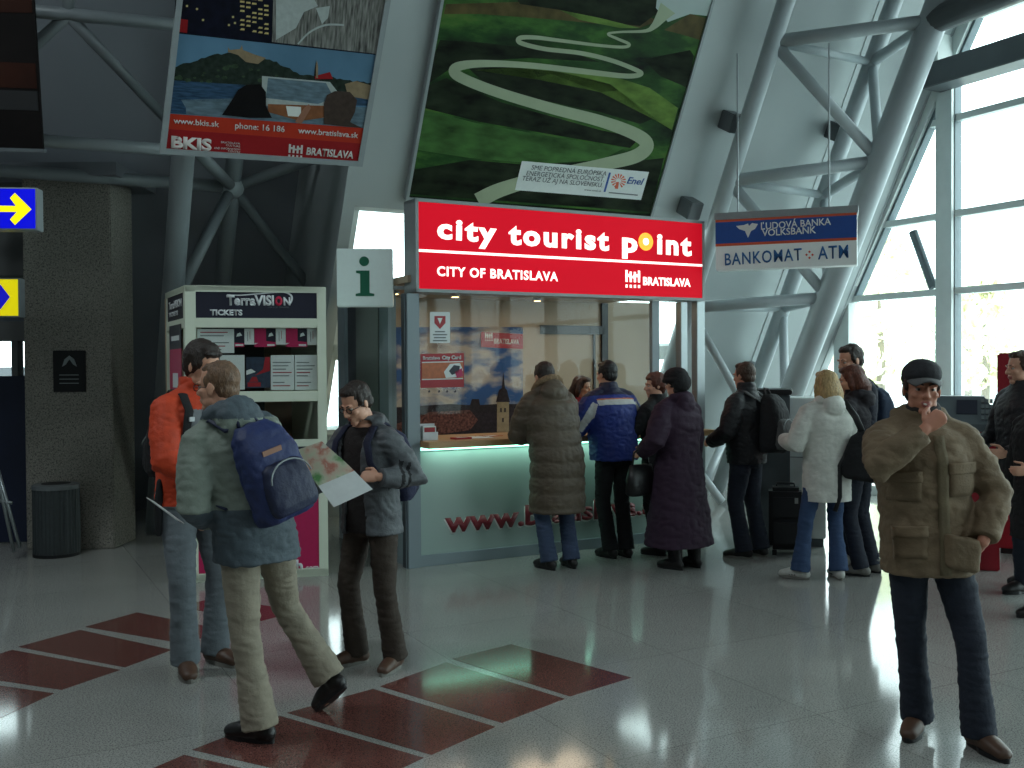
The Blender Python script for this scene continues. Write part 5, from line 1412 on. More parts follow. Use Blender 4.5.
def backpack(J, label, mat, mat2, w_=.30, h_=.44, d_=.17, off=(0, 0), straps=True, logo=None, group=None, tilt=0):
    """worn on the back: a thing of its own, in the frame of the wearer's upper back"""
    S = J['S']; bk = -J['fw']; up = J['up']; lat = J['lat']
    c = J['sp'](1.20) + bk * (.16 * S + off[1]) + lat * off[0]
    m = Matrix((lat, bk, up)).transposed().to_4x4(); m.translation = c
    o = empty('backpack', J['base'] @ m @ Matrix.Rotation(R(tilt), 4, 'Y'), label, 'backpack', group)
    b = MB()
    b.loft([ring(V(0, d_ * .45 * q, z * h_), w_ / 2 * r_, d_ / 2 * q, Matrix.Identity(3), 28, 3.2) for z, r_, q in ((-.5, .86, .8), (-.42, .98, 1.0), (-.1, 1.0, 1.08), (.2, .94, .95), (.4, .78, .72), (.5, .5, .45))])
    me = fuse(b, .008, 3, .5, 'sack'); wrinkle(me, .009, 11, seed=w_ * 50); link('sack', me, mat, o, True)
    b = MB()
    b.loft([ring(V(0, d_ * .86 + .01, z * h_), w_ / 2 * r_, .05 * q, Matrix.Identity(3), 24, 3.0) for z, r_, q in ((-.44, .72, .7), (-.36, .84, 1), (-.1, .82, 1), (.04, .70, .7), (.08, .5, .35))])
    me = fuse(b, .008, 3, .5, 'front_pocket'); wrinkle(me, .006, 12, seed=w_ * 33); link('front_pocket', me, mat2, o, True)
    b = MB(); b.tube([V(-.05, .02, h_ * .5), V(-.03, .0, h_ * .5 + .05), V(.03, .0, h_ * .5 + .05), V(.05, .02, h_ * .5)], .009, 8); b.build('top_handle', mat2, o, True)
    b = MB(); b.tube([V(w_ * .36 * math.cos(a), d_ * .9 + .055, -h_ * .12 + h_ * .20 * math.sin(a)) for a in np.linspace(.1, math.pi - .1, 12)], .004, 6); b.build('zip', m_greyf, o, True)
    if straps:
        iv = (m @ Matrix.Rotation(R(tilt), 4, 'Y')).inverted()
        for i, sx in ((0, 1), (1, -1)):
            sp = J['sp']; k = 1.0
            p = [sp(1.42) + bk * .15 * S + lat * sx * .09 * S, sp(1.485) + bk * .06 * S + lat * sx * .105 * S, sp(1.475) - bk * .05 * S + lat * sx * .11 * S,
                 sp(1.40) - bk * .13 * S + lat * sx * .125 * S, sp(1.28) - bk * .145 * S + lat * sx * .15 * S, sp(1.16) - bk * .09 * S + lat * sx * .195 * S, sp(1.08) + bk * .10 * S + lat * sx * .17 * S]
            b = MB(); b.tube([iv @ q for q in p], [(.026, .010)] * 4 + [(.022, .009), (.014, .006), (.012, .006)], 10, side=iv.to_3x3() @ lat); b.build('strap', mat2, o, True)
    if logo:
        b = MB(); b.box(-.05, .05, 0, .006, -.012, .012); lo = b.build('logo_patch', logo, o, mtx=Matrix.Translation((.02, d_ * .90, h_ * .20)) @ Matrix.Rotation(-.25, 4, 'X'))
    return o
def cloth(nm, col, **k): return M(nm, col, k.pop('rough', .85), var=k.pop('var', .12), scale=k.pop('scale', 14), bump=k.pop('bump', .25), bscale=k.pop('bscale', 90), **k)
m_jean = cloth('jeans_blue', (52, 66, 92)); m_jeand = cloth('jeans_dark', (30, 36, 50)); m_blk = cloth('black_cloth', (20, 21, 24)); m_jeang = cloth('jeans_grey', (104, 112, 118))
m_shb = M('shoe_black', (22, 20, 20), .45, var=.1); m_shbr = M('shoe_brown', (78, 54, 40), .5, var=.15); m_shg = M('shoe_grey', (120, 118, 112), .6, var=.15); m_soleg = M('sole_grey', (118, 116, 110), .7)
def floorpos(px, py): q_ = gr(px, py); return (q_.x, q_.y)
RELAX = lambda sx, S=1.0: dict(pos=(sx * .25, -.06, .84 * S), dir=(0, -.15, -1), palm=(-sx, .2, 0), curl=.3, pole=(sx * .4, 1, 0))

# ---- man with the cap, facing the viewer
m_parka = cloth('parka_olive_brown', (114, 96, 74), bump=.3, rough=.8); m_parka_in = cloth('dark_scarf', (40, 34, 32))
def parka_extra(c): return .003 * math.sin(c[2] * 60)
pL, pR = gr(985, 753), gr(912, 735)
ctr = (pL + pR) * .5; d0 = Vector((0.0, 0.0))
fc = -2
iv = Matrix.Rotation(R(-fc), 3, 'Z')
fL, fR = iv @ (pL - ctr), iv @ (pR - ctr)
o, J = person((ctr.x + .01, ctr.y), fc, 1.715, 'man in a dark cap and olive parka facing the viewer, hand at his mouth', [(fL.x, fL.y, 16, 0), (fR.x, fR.y, -34, 0)],
    hip=(-.10, .01, -.005), lean=-2, side=-2, head=(-7, -1, 2), skin=m_skr,
    hands=[dict(pos=(.075, -.165, .94), dir=(-.55, .45, -.7), palm=(-.3, 1, 0), curl=.3, pole=(1, .35, -.1)),
           dict(pos=(-.19, -.215, 1.435), dir=(.70, -.02, .62), palm=(.25, .9, -.2), curl=.85, pole=(-1, .35, -.75), lift=.02, thumb=.9)],
    top=dict(name='parka', hem=.79, hemr=(.21, .165), fit=1.12, sleeve=1.06, mat=m_parka, collar=.075, hood=1.0, fold=.014, extra=parka_extra, cuff=.93),
    legs=dict(mat=m_jeand, fit=.98, flare=1.12), shoe=dict(mat=m_shbr), hair=dict(style='capfringe', mat=h_dark), vox=.005, jaw=1.06)
S, T = J['S'], J['TH']
c = MB(); c.ell((0, .008, .072), (.086, .104, .070), mtx=T); c.ell((0, .03, .055), (.085, .088, .055), mtx=T); c.ell((0, -.02, .062), (.080, .075, .026), mtx=T)
me = fuse(c, .006, 3, .5, 'cap'); co = coords(me); 
capo = link('cap', me, cloth('cap_charcoal', (38, 38, 42)), o, True)
c = MB(); rows = []
for t_ in np.linspace(0, 1, 6):
    y_ = -.072 - .066 * t_; hw = .074 * (1 - .35 * t_ ** 2); rows.append([T @ V(hw * s_, y_ + .03 * s_ * s_, .060 - .022 * t_ - .020 * s_ * s_ + dz_) for s_ in np.linspace(-1, 1, 9) for dz_ in (0,)] + [T @ V(hw * s_, y_ + .03 * s_ * s_, .054 - .022 * t_ - .020 * s_ * s_) for s_ in np.linspace(1, -1, 9)])
c.loft(rows); bo = c.build('cap_brim', M('brim_grey', (92, 92, 92), .8), None, True); bo.parent = capo
c = MB(); c.ell((0, -.006, .125), (.007, .007, .005), mtx=T); bo = c.build('cap_button', m_black, None, True); bo.parent = capo
sp = J['sp']; fw_ = J['fw']; lat = J['lat']
c = MB(); c.tube([J['nb'] + lat * .062 * math.cos(a) - fw_ * (.055 * math.sin(a)) + V(0, -.008, .045) for a in np.linspace(0, 2 * math.pi, 17)], [(.022, .034)] * 17, 10); child(J, 'scarf', c, m_parka_in, voxel=.008, fold=.006)
for (x_, z_, w_, h_) in ((.12, 1.22, .13, .15), (-.13, 1.20, .12, .13), (-.13, .95, .15, .14)):
    patch(J, 'pocket', x_ - w_ / 2, x_ + w_ / 2, z_ - h_ / 2, z_ + h_ / 2 - .03, m_parka, .007)
    patch(J, 'pocket_flap', x_ - w_ / 2 - .005, x_ + w_ / 2 + .005, z_ + h_ / 2 - .05, z_ + h_ / 2, m_parka, .012)
hq = J['wr'][0] + V(-.55, .30, -.7).normalized() * .085
pk = MB(); pc = hq + fw_ * -.032 + V(-.035, 0, .022)
pk.loft([ring(pc + V(0, 0, z_), rx_, ry_, Rm_, 24, 4.5) for Rm_ in (Matrix.Rotation(R(12), 3, 'Y'),) for z_, rx_, ry_ in ((-.085, .070, .055), (-.07, .080, .075), (0, .082, .086), (.055, .080, .090), (.065, .076, .086))])
pme = fuse(pk, .007, 4, .5, 'pocket'); wrinkle(pme, .006, 14); po_ = link('pocket', pme, m_parka, None, True); po_.parent = J['garment']
patch(J, 'zip_placket', -.002, .046, .80, 1.42, cloth('placket_olive', (98, 86, 64)), .007, n=(4, 24))
cg = MB(); mp0 = T @ (V(-.008, -.092, -.064) * S); cg.tube([mp0, mp0 + V(-.015, -.06, .0)], .0042, 8); ci = tag(cg.build('cigarette', M('cigarette_paper', (220, 214, 204), .7), None, mtx=J['base']), 'short white cigarette at the mouth of the man in the cap', 'cigarette')

# ---- grey jacketed man with the blue backpack, seen from behind
m_grey_j = cloth('jacket_grey_green', (122, 132, 122), rough=.7); m_grey_d = cloth('jacket_slate', (70, 82, 90), rough=.7); m_khaki = cloth('trousers_khaki', (138, 130, 114))
def gj(c, J):
    rel = c - J['sp'](1.2); z = c.z / J['S']
    if c.z > J['nb'].z - .01: return 1
    armd = min((c - lerp(J['sh'][i], J['wr'][i], t_)).length for i in (0, 1) for t_ in (.0, .25, .5, .75, 1))
    if z < 1.06 and armd > .10: return 1
    return 0
fc = -134
pL, pR = gr(252, 741), gr(334, 716)
ctr = gr(284, 730); iv = Matrix.Rotation(R(-fc), 3, 'Z'); fL, fR = iv @ (pL - ctr), iv @ (pR - ctr)
o, J = person((ctr.x, ctr.y), fc, 1.76, 'man in a grey hooded jacket and khaki trousers seen from behind', [(fL.x, fL.y - .02, 22, 0), (fR.x, fR.y, 6, 38)],
    hip=(iv @ V(-.125, 0, 0)).to_tuple(), lean=9, side=10, head=(26, -2, 2), neckfwd=.03,
    hands=[dict(pos=(.24, -.26, 1.0), dir=(.0, -.8, -.3), palm=(-.9, .0, .2), curl=.5, pole=(.8, .9, -.4)), dict(pos=(-.08, -.27, 1.06), dir=(.4, -.9, -.1), palm=(.9, 0, 0), curl=.5, pole=(-.15, .6, -1))],
    top=dict(hem=.80, hemr=(.205, .17), fit=1.06, sleeve=1.12, mat=[m_grey_j, m_grey_d], fm=gj, collar=.06, hood=1.12, fold=.013),
    legs=dict(mat=m_khaki, fit=1.0, flare=1.2, fold=.011), shoe=dict(mat=m_shb), hair=dict(style='buzz', mat=h_ginger), vox=.005)
glasses(J)
m_bpb = cloth('backpack_navy', (32, 46, 92), rough=.6); m_bpd = cloth('backpack_dark_navy', (24, 32, 62), rough=.6)
backpack(J, 'navy blue backpack on the grey jacketed man, with a small logo', m_bpb, m_bpd, .30, .46, .19, logo=M('patch_tan', (150, 110, 90), .7), off=(-.02, .0), tilt=6)
wp = J['base'] @ J['wr'][0]
pa_, pb_2 = at(151, 500, wp.y - .03), at(181, 522, wp.y - .03); ex = (pb_2 - pa_).normalized(); vw = ray(166, 509).normalized() + V(0, 0, .03); ez = (vw - ex * ex.dot(vw)).normalized(); ey = ez.cross(ex)
mp2 = Matrix((ex, ey, ez)).transposed().to_4x4(); mp2.translation = (pa_ + pb_2) * .5
hl_ = (pb_2 - pa_).length / 2
c = MB(); c.box(-hl_, hl_, -.002, .002, -.12, .10)
tag(c.build('paper_sheet', m_paper, None, mtx=mp2), 'white paper sheet seen edge on in the left hand of the grey jacketed man', 'paper')

# ---- man in the orange jacket
m_orj = cloth('jacket_orange', (196, 62, 24), rough=.7); m_org = cloth('jacket_grey_inset', (112, 116, 120), rough=.7)
def oj(c, J):
    q_ = c - J['sp'](1.3); x_ = q_.dot(J['lat'])
    if c.z / J['S'] < .90: return 1
    if 1.22 < c.z / J['S'] < 1.40 and abs(x_) < .13 and q_.dot(J['fw']) > 0: return 1
    return 0
fc = 52
pA, pB = gr(187, 677), gr(222, 664)
ctr = (pA + pB) * .5 + V(-.045, 0, 0); iv = Matrix.Rotation(R(-fc), 3, 'Z'); fR, fL = iv @ (pA - ctr), iv @ (pB - ctr)
o, J = person((ctr.x, ctr.y), fc, 1.86, 'man in an orange jacket and grey jeans beside the ticket kiosk', [(fL.x, fL.y, 4, 0), (fR.x, fR.y, -26, 0)],
    lean=5, hip=(0, .03, 0), head=(6, 12, 0), neckfwd=.04,
    hands=[dict(pos=(.10, -.32, 1.14), dir=(-.7, -.6, 0), palm=(0, .5, -1), curl=.5, pole=(.8, .4, -.8)), dict(pos=(-.08, -.30, 1.10), dir=(.8, -.4, 0), palm=(0, .5, -1), curl=.5, pole=(-1, .3, -.5))],
    top=dict(hem=.88, hemr=(.195, .15), fit=1.05, sleeve=1.12, mat=[m_orj, m_org], fm=oj, collar=.07, fold=.012),
    legs=dict(mat=m_jeang, fit=1.0, flare=1.1), shoe=dict(mat=m_shbr, sole=m_soleg), hair=dict(style='mop', mat=h_dark), vox=.0055)
backpack(J, 'black backpack worn by the man in the orange jacket', m_blk, m_blk, .28, .42, .15)
b = MB(); sp = J['sp']; p = sp(1.36) + J['fw'] * .155 - J['lat'] * .13; b.box(-.014, .014, -.012, .0, -.012, .012, mtx=Matrix.Translation(p) @ J['Rs'].to_4x4()); b.build('strap_buckle', M('buckle_pale', (206, 214, 216), .3), o)
b = MB(); p = sp(.96) - J['lat'] * .2; b.tube([p + V(0, 0, .06), p + V(-.02, -.01, -.05), p + V(-.015, 0, -.22)], [.02, .024, .018], 8, round_=True); b.build('hanging_strap', m_blk, o, True)

# ---- man reading the map
m_gj = cloth('jacket_dark_grey', (82, 86, 90), rough=.6); m_stripe = cloth('stripe_black', (30, 31, 34)); m_tee = cloth('shirt_dark', (32, 26, 26)); m_brt = cloth('trousers_dark_brown', (56, 46, 38))
def mj(c, J):
    best = 9; 
    a, b2 = J['el'][0], J['wr'][0]
    d_ = b2 - a; t_ = (c - a).dot(d_) / d_.length_squared
    if .05 < t_ < .8 and (c - (a + d_ * t_)).length < .1:
        q_ = c - (a + d_ * t_); return 1 if int((t_ * d_.length + .02) / .022) % 2 == 0 and .3 < t_ < .62 else 0
    return 0
fc = -34
pL, pR = gr(391, 671), gr(349, 665)
ctr = (pL + pR) * .5; iv = Matrix.Rotation(R(-fc), 3, 'Z'); fL, fR = iv @ (pL - ctr), iv @ (pR - ctr)
def mopen(c, J):
    q_ = c - J['sp'](1.2); x_ = q_.dot(J['lat']); y_ = q_.dot(J['fw'])
    w_ = .075 + .05 * max(0, (c.z / J['S'] - 1.15)) if c.z / J['S'] > .95 else .085
    return abs(x_ + .01) < w_ and y_ > .03 and c.z < J['nb'].z + .02
wl1 = at(317, 478, ctr.y - .28); wr1 = at(366, 478, ctr.y - .26)
loc = lambda q_: (Matrix.Rotation(R(-fc), 3, 'Z') @ (q_ - Vector((ctr.x, ctr.y, 0)))).to_tuple()
o, J = person((ctr.x, ctr.y), fc, 1.635, 'man with glasses in an open dark grey jacket reading a map', [(fL.x, fL.y, 14, 0), (fR.x, fR.y, -20, 0)],
    hip=(0, .03, 0), lean=6, head=(-6, 26, 0), neckfwd=.03,
    hands=[dict(pos=loc(at(379, 477, ctr.y - .24)), dir=(-.85, -.45, .05), palm=(-.2, .8, -.5), curl=.55, pole=(.5, .5, -.9)), dict(pos=loc(at(309, 488, ctr.y - .20)), dir=(.25, -.8, .42), palm=(.6, .6, -.4), curl=.5, pole=(-.8, .5, -.8))],
    top=dict(hem=.82, hemr=(.20, .155), fit=1.04, sleeve=1.14, mat=[m_gj, m_stripe], fm=mj, collar=.05, hood=.85, fold=.013, open=mopen),
    legs=dict(mat=m_brt, fit=.98, flare=1.1), shoe=dict(mat=m_shbr, sole=m_soleg), hair=dict(style='short', mat=h_dark), vox=.005)
glasses(J)
c = MB(); c.loft([ring(J['sp'](z), rx, ry, J['Rs'], 24) for z, rx, ry in ((.84, .165, .125), (.95, .165, .122), (1.1, .158, .118), (1.25, .172, .124), (1.38, .165, .112), (1.45, .12, .09), (1.478, .075, .075))])
child(J, 'shirt', c, m_tee, voxel=.009, fold=.006)
backpack(J, 'dark blue backpack on the back of the man reading the map', cloth('backpack_indigo', (34, 38, 66)), cloth('backpack_indigo_dark', (28, 32, 56)), .28, .42, .14)
# the map: a folded sheet, held by both hands
mc = [at(322, 441, ctr.y - .33), at(373, 489, ctr.y - .31), at(334, 507, ctr.y - .36), at(291, 452, ctr.y - .34)]
m_map = bpy.data.materials.new('map_print'); m_map.use_nodes = True
nt = m_map.node_tree; b_ = nt.nodes['Principled BSDF']; tcn = nt.nodes.new('ShaderNodeTexCoord'); n1 = nt.nodes.new('ShaderNodeTexNoise'); n1.inputs['Scale'].default_value = 9; n1.inputs['Detail'].default_value = 6
nt.links.new(tcn.outputs['Object'], n1.inputs['Vector']); r1 = nt.nodes.new('ShaderNodeValToRGB'); e = r1.color_ramp.elements
e[0].position = .36; e[0].color = lin((96, 150, 92)) + (1,); e[1].position = .47; e[1].color = lin((196, 200, 176)) + (1,)
for p_, c_ in ((.55, (206, 186, 168)), (.63, (190, 120, 104)), (.7, (206, 204, 190))): x_ = r1.color_ramp.elements.new(p_); x_.color = lin(c_) + (1,)
nt.links.new(n1.outputs['Fac'], r1.inputs['Fac']); nt.links.new(r1.outputs['Color'], b_.inputs['Base Color']); b_.inputs['Roughness'].default_value = .7
MPm = Matrix.Translation(mc[3]); ivm = MPm.inverted()
nrm = (mc[1] - mc[0]).cross(mc[3] - mc[0]).normalized()
if nrm.y > 0: nrm = -nrm
mid = [ (mc[0] + mc[1]) * .5 + nrm * .012, (mc[3] + mc[2]) * .5 + nrm * .012]
def sheetpts(off):
    pts = []
    for t_ in np.linspace(0, 1, 9):
        a_ = lerp(mc[0], mc[1], t_); b2 = lerp(mc[3], mc[2], t_); bulge = .016 * math.cos(t_ * math.pi * 2)
        for s_ in np.linspace(0, 1, 7): pts.append(ivm @ (lerp(a_, b2, s_) + nrm * (bulge + off - .012 * abs(s_ - .5))))
    return pts
mapm = MB(); vs = sheetpts(0) + sheetpts(-.0015); fs = []; mi = []
for i in range(8):
    for j in range(6):
        a_ = i * 7 + j; fs.append((a_, a_ + 1, a_ + 8, a_ + 7)); fs.append((63 + a_, 63 + a_ + 7, 63 + a_ + 8, 63 + a_ + 1))
mapm.add(vs, fs); mapm.m = [(1 if (f_[0] % 63) // 7 < 5 else 0) if f_[0] < 63 else 0 for f_ in fs]
tag(mapm.build('map', [m_paper, m_map], None, True, mtx=MPm), 'open paper city map in both hands of the man with glasses', 'map')

# ---- the queue at the counter, seen from behind
def qperson(px, py, fc, H, label, spread=.11, **k):
    ctr_ = gr(px, py); k.setdefault('vox', .0075)
    st_ = k.pop('stance', ((spread, 0, 8, 0), (-spread, .03, -8, 0)))
    return person((ctr_.x, ctr_.y), fc, H, label, list(st_), **k)
m_bcoat = cloth('coat_brown_quilted', (84, 72, 58), rough=.6); m_fur = cloth('fur_trim', (128, 106, 80), var=.4, scale=60, bump=1.0, bscale=120)
quilt = lambda c: .010 * abs(math.sin(c[2] * 3.14159 / .13))
HC = lambda x_, y_=-.42, z_=1.12: dict(pos=(x_, y_, z_), dir=(-x_ * 1.5, -1, 0), palm=(0, 0, -1), curl=.3, pole=((1 if x_ > 0 else -1) * .55, .5, -.8))
o, J = qperson(556, 567, -151, 1.78, 'person in a long brown quilted coat with fur hood leaning on the counter', hip=(0, .03, -.01), lean=17, head=(-4, 12, 0), hands=[HC(.10, -.44, 1.15), HC(-.10, -.44, 1.15)],
    top=dict(name='coat', hem=.48, hemr=(.235, .20), fit=1.24, sleeve=1.25, mat=m_bcoat, hood=1.15, collar=.05, fold=.010, extra=quilt), legs=dict(mat=m_jean, fit=1.0, flare=1.05), shoe=dict(mat=m_shb), hair=dict(style='short', mat=h_dark))
c = MB(); nb, lat, bk, up = J['nb'], J['lat'], -J['fw'], J['up']
c.tube([nb + lat * .115 * math.cos(a) + bk * (.115 * math.sin(a) + .02) + up * (.045 + .05 * math.sin(a)) for a in np.linspace(-.3, math.pi + .3, 11)], .034, 12, round_=True); child(J, 'fur_trim', c, m_fur, voxel=.009, fold=.012, parent=J['garment'])

m_bluj = cloth('jacket_royal_blue', (30, 52, 132), rough=.6); m_blun = cloth('jacket_navy_yoke', (22, 26, 58), rough=.6); m_wst = cloth('jacket_white_band', (206, 208, 206)); m_orst = cloth('jacket_orange_piping', (206, 120, 84))
def bj(c, J):
    q_ = c - J['sp'](1.2); x_ = q_.dot(J['lat']); y_ = q_.dot(J['fw']); z = q_.dot(J['up']) / J['S'] + 1.2
    if y_ < .02 and abs(x_) < .20 * J['S'] and 1.335 < z < 1.385: return 2
    if y_ < .02 and abs(x_) < .20 * J['S'] and 1.385 <= z < 1.397: return 3
    for i in (0, 1):
        a, e_ = J['sh'][i], J['el'][i]; d_ = e_ - a; t_ = (c - a).dot(d_) / d_.length_squared
        if .1 < t_ < 1.05:
            rad = c - (a + d_ * t_)
            if rad.length < .13 and rad.normalized().dot(-J['fw']) > .90 : return 2
    if z > 1.43: return 1
    return 0
o, J = qperson(614, 556, -151, 1.76, spread=.085, label='man in a royal blue jacket with white stripes at the counter', lean=9, hip=(0, .01, 0), head=(8, 4, 0), hands=[HC(.34, -.36, 1.12), HC(-.30, -.36, 1.10)],
    top=dict(hem=.86, hemr=(.225, .18), fit=1.27, sleeve=1.25, mat=[m_bluj, m_blun, m_wst, m_orst], fm=bj, collar=.065, fold=.011), legs=dict(mat=m_blk, fit=1.0, flare=1.05), shoe=dict(mat=m_shb), hair=dict(style='short', mat=h_black))

m_purple = cloth('coat_dark_purple', (46, 24, 46), rough=.8)
o, J = qperson(660, 553, -132, 1.64, 'person with reddish hair in black standing just left of the woman in purple', lean=3, head=(52, 2, 0), hands=[HC(.22, -.36, 1.08), RELAX(-1)],
    top=dict(hem=.72, hemr=(.2, .16), fit=1.06, mat=m_blk, collar=.06), legs=dict(mat=m_blk), shoe=dict(mat=m_shb), hair=dict(style='mop', mat=h_red))
o, J = qperson(679, 567, -142, 1.67, 'woman in a long dark purple coat and black hat', lean=2, head=(-8, 3, 0), hands=[dict(pos=(.24, -.20, .98), dir=(0, -.9, -.3), palm=(-1, 0, 0), curl=.6, pole=(.6, .9, -.3)), RELAX(-1, .97)],
    top=dict(name='coat', hem=.20, hemr=(.33, .27), fit=1.18, sleeve=1.25, mat=m_purple, hood=1.0, fold=.016, freq=5, drift=.2), legs=dict(mat=m_blk, fit=.8), shoe=dict(mat=m_shb, shaft=.16), hair=dict(style='bun', mat=h_black))
S, T = J['S'], J['TH']; c = MB(); c.ell((0, .02, .055), (.103, .118, .090), mtx=T); c.ell((0, .09, .01), (.09, .07, .09), mtx=T); c.tube([V(.095 * math.cos(a), .02 + .11 * math.sin(a), .03) for a in np.linspace(0, 2 * math.pi, 15)], .022, 10, mtx=T); child(J, 'hat', c, cloth('hat_black', (18, 17, 20), bump=.6), voxel=.008, fold=.006)
hbp = J['base'] @ (J['wr'][0] + V(.045, .03, -.02))
HB = empty('handbag', Matrix.Translation(hbp) @ Matrix.Rotation(R(40), 4, 'Z'), 'black handbag hanging on the left arm of the woman in purple', 'handbag')
c = MB(); c.loft([ring(V(0, 0, z), w_, d_, Matrix.Identity(3), 20, 3.5) for z, w_, d_ in ((-.34, .13, .05), (-.32, .15, .065), (-.2, .15, .06), (-.08, .12, .035))]); c.build('body', M('bag_leather_black', (20, 19, 20), .4, var=.1, bump=.2), HB, True)
c = MB(); c.tube([V(-.1, 0, -.1), V(-.08, 0, .02), V(0, 0, .07), V(.08, 0, .02), V(.1, 0, -.1)], .009, 8); c.build('strap', m_black, HB, True)

m_bja = cloth('jacket_black', (24, 25, 30), rough=.6)
o, J = qperson(747, 556, -132, 1.73, 'man in a black jacket with a travel backpack beside the suitcase', stance=((.13, -.02, 18, 0), (-.10, .04, -16, 0)), lean=1, head=(-8, 2, 0), hands=[dict(pos=(.22, -.24, 1.02), dir=(-.5, -.9, 0), palm=(-.8, 0, -.3), curl=.5, pole=(.7, .8, -.3)), dict(pos=(-.16, -.26, 1.04), dir=(.5, -.9, 0), palm=(.8, 0, 0), curl=.5, pole=(-.7, .8, -.3))],
    top=dict(hem=.84, hemr=(.2, .16), fit=1.16, sleeve=1.15, mat=m_bja, collar=.085, fold=.012), legs=dict(mat=m_jeand, fit=1.06, flare=1.1), shoe=dict(mat=m_shb, sole=m_soleg), hair=dict(style='short', mat=h_brown))
backpack(J, 'black and grey travel backpack on the man beside the suitcase', m_blk, cloth('backpack_grey', (78, 78, 78)), .33, .52, .20, off=(-.06, 0), tilt=-4)

m_wcoat = cloth('coat_off_white', (206, 206, 198), bump=.3, rough=.75)
o, J = qperson(819, 578, -166, 1.66, 'blonde woman in an off white coat and blue jeans', hip=(-.07, 0, 0), stance=((.20, -.04, 40, 0), (-.14, .02, -10, 0)), lean=0, head=(4, 4, 0), hands=[dict(pos=(.17, -.25, 1.10), dir=(-.7, -.7, 0), palm=(-.5, 0, -.5), curl=.5, pole=(.4, .7, -.8)), dict(pos=(-.17, -.22, 1.10), dir=(.6, -.7, 0), palm=(.6, 0, -.4), curl=.5, pole=(-.4, .7, -.8))],
    top=dict(name='coat', hem=.65, hemr=(.205, .17), fit=1.10, sleeve=1.2, mat=m_wcoat, hood=.95, fold=.008, drift=.1), legs=dict(mat=cloth('jeans_bright_blue', (46, 68, 102)), fit=.92, flare=1.25), shoe=dict(mat=M('trainer_white', (190, 190, 184), .5), sole=m_soleg), hair=dict(style='long', mat=h_blond))
for i in (0, 1):
    a_ = J['an'][i]
    for k in range(3):
        c = MB(); yaw = Matrix.Rotation(R((40, -10)[i]), 4, 'Z'); c.tube([V(.046, -.03 - .022 * k, -.05), V(.0, -.052 - .022 * k, -.018), V(-.046, -.03 - .022 * k, -.05)], [(.006, .003)] * 3, 6, mtx=Matrix.Translation(a_) @ yaw); c.build('shoe_stripe', m_black, [ch for ch in o.children if ch.name.startswith('shoe') and 'stripe' not in ch.name][i], True)
sp = J['sp']; bk = -J['fw']; lat = J['lat']
SBc = sp(1.03) - lat * .20 + bk * .20
SB = empty('shoulder_bag', J['base'] @ Matrix.Translation(SBc) @ Matrix.Rotation(R(-10), 4, 'Y') @ Matrix.Rotation(R(-25), 4, 'Z'), 'large black shoulder bag on the back of the blonde woman', 'bag')
c = MB(); c.loft([ring(V(0, 0, z), w_, d_, Matrix.Identity(3), 24, 3) for z, w_, d_ in ((-.19, .11, .05), (-.16, .15, .08), (0, .155, .085), (.14, .12, .06), (.2, .06, .03))]); me = fuse(c, .009, 3, .5, 'sack'); wrinkle(me, .008, 12); link('sack', me, m_blk, SB, True)
c = MB(); iv2 = (Matrix.Translation(SBc) @ Matrix.Rotation(R(-10), 4, 'Y') @ Matrix.Rotation(R(-25), 4, 'Z')).inverted()
c.tube([iv2 @ q_ for q_ in (SBc + V(0, 0, .18), sp(1.36) + bk * .175 - lat * .15, sp(1.49) + bk * .05 - lat * .13, sp(1.42) - bk * .14 - lat * .12)], [(.026, .008)] * 4, 8); c.build('strap', m_black, SB, True)
c = MB(); c.tube([V(.10, .02, .10), V(.17, .03, -.1), V(.13, .02, -.34), V(.15, .02, -.46)], [(.018, .006)] * 4, 8); c.build('loose_strap', m_black, SB, True)

m_nvj = cloth('jacket_ink_navy', (28, 30, 44)); 
o, J = qperson(853, 568, -72, 1.87, 'tall young man looking left behind the blonde woman and the man in the cap', head=(0, 12, 0), hands=[dict(pos=(.18, -.30, 1.10), dir=(-.5, -.9, 0), palm=(-1, 0, 0), curl=.5, pole=(.6, .6, -.6)), dict(pos=(-.18, -.30, 1.08), dir=(.5, -.9, 0), palm=(1, 0, 0), curl=.5, pole=(-.6, .6, -.6))],
    top=dict(hem=.86, hemr=(.2, .16), fit=1.04, mat=m_nvj, collar=.05), legs=dict(mat=m_jeand), shoe=dict(mat=m_shg, sole=m_soleg), hair=dict(style='short', mat=h_dark), vox=.006)
backpack(J, 'dark blue backpack on the tall young man looking left', cloth('backpack_steel_blue', (40, 54, 76)), m_blk, .30, .46, .19)
o, J = qperson(858, 573, -128, 1.70, 'dark haired person in a charcoal jacket embracing the tall young man', head=(14, 10, 0), lean=3, hands=[HC(.14, -.24, 1.24), HC(-.14, -.26, 1.2)],
    top=dict(hem=.80, hemr=(.2, .16), fit=1.06, mat=cloth('jacket_charcoal', (38, 34, 40)), collar=.06, hood=.9), legs=dict(mat=m_jeand), shoe=dict(mat=m_shg), hair=dict(style='bob', mat=h_red))

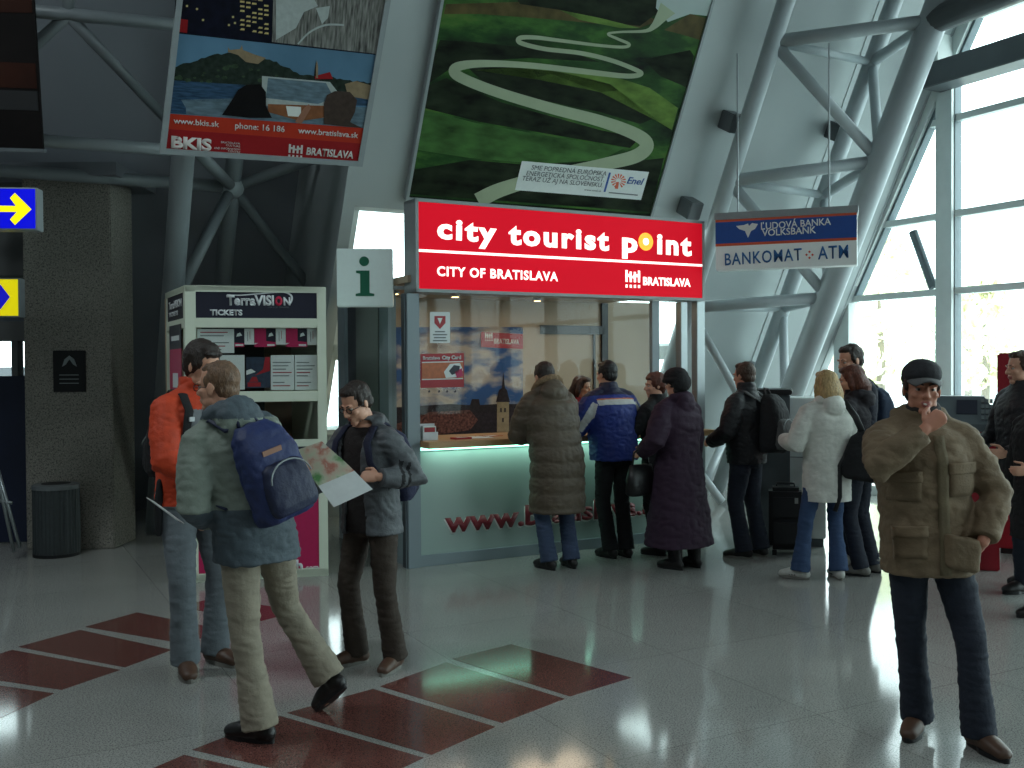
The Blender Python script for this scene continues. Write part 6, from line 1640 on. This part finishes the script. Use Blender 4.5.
# ---- right edge
o, J = qperson(1022, 589, -80, 1.80, 'man in profile at the right edge before the red vending machine', head=(-6, 4, 0), stance=((.12, -.12, 4, 0), (-.10, .10, -6, 0)), hands=[dict(pos=(.2, -.28, 1.05), dir=(-.3, -1, 0), palm=(-1, 0, 0), curl=.5, pole=(.6, .8, -.5)), dict(pos=(-.2, -.28, 1.05), dir=(.3, -1, 0), palm=(1, 0, 0), curl=.5, pole=(-.6, .8, -.5))],
    top=dict(hem=.74, hemr=(.21, .165), fit=1.08, mat=m_bja, collar=.05), legs=dict(mat=m_jeand), shoe=dict(mat=m_shb), hair=dict(style='short', mat=h_brown), vox=.006)
o, J = qperson(1040, 612, -78, 1.60, 'person in a black coat cut off by the right edge of the picture', head=(0, 4, 0), stance=((.10, -.14, 0, 0), (-.10, .10, 0, 0)), hands=[dict(pos=(.2, -.25, 1.0), dir=(-.3, -1, 0), palm=(-1, 0, 0), curl=.5, pole=(.6, .8, -.5)), RELAX(-1, .92)],
    top=dict(name='coat', hem=.55, hemr=(.22, .18), fit=1.1, mat=m_blk, collar=.05), legs=dict(mat=m_blk), shoe=dict(mat=m_shb), hair=dict(style='short', mat=h_dark))

# ---- clerk behind the counter
ck = MBth @ Vector((bl(576, 400, .85)[0], .85, 0))
o, J = person((ck.x, ck.y), 52, 1.61, 'dark haired clerk in a red top behind the booth counter', [(.1, 0, 5, 0), (-.1, 0, -5, 0)], lean=6, head=(6, 6, 0), hands=[dict(pos=(.16, -.33, 1.13), dir=(-.3, -1, 0), palm=(0, 0, -1), curl=.25, pole=(.8, .5, -.6)), dict(pos=(-.16, -.36, 1.13), dir=(.2, -1, 0), palm=(0, 0, -1), curl=.25, pole=(-.8, .5, -.6))],
    top=dict(name='blouse', hem=.86, hemr=(.18, .14), fit=.92, sleeve=.85, mat=cloth('blouse_red', (150, 30, 38)), collar=.02, fold=.007), legs=dict(mat=m_blk, fit=.95), shoe=dict(mat=m_shb), hair=dict(style='bob', mat=hairmat('dark_auburn', (52, 28, 24))), vox=.006)
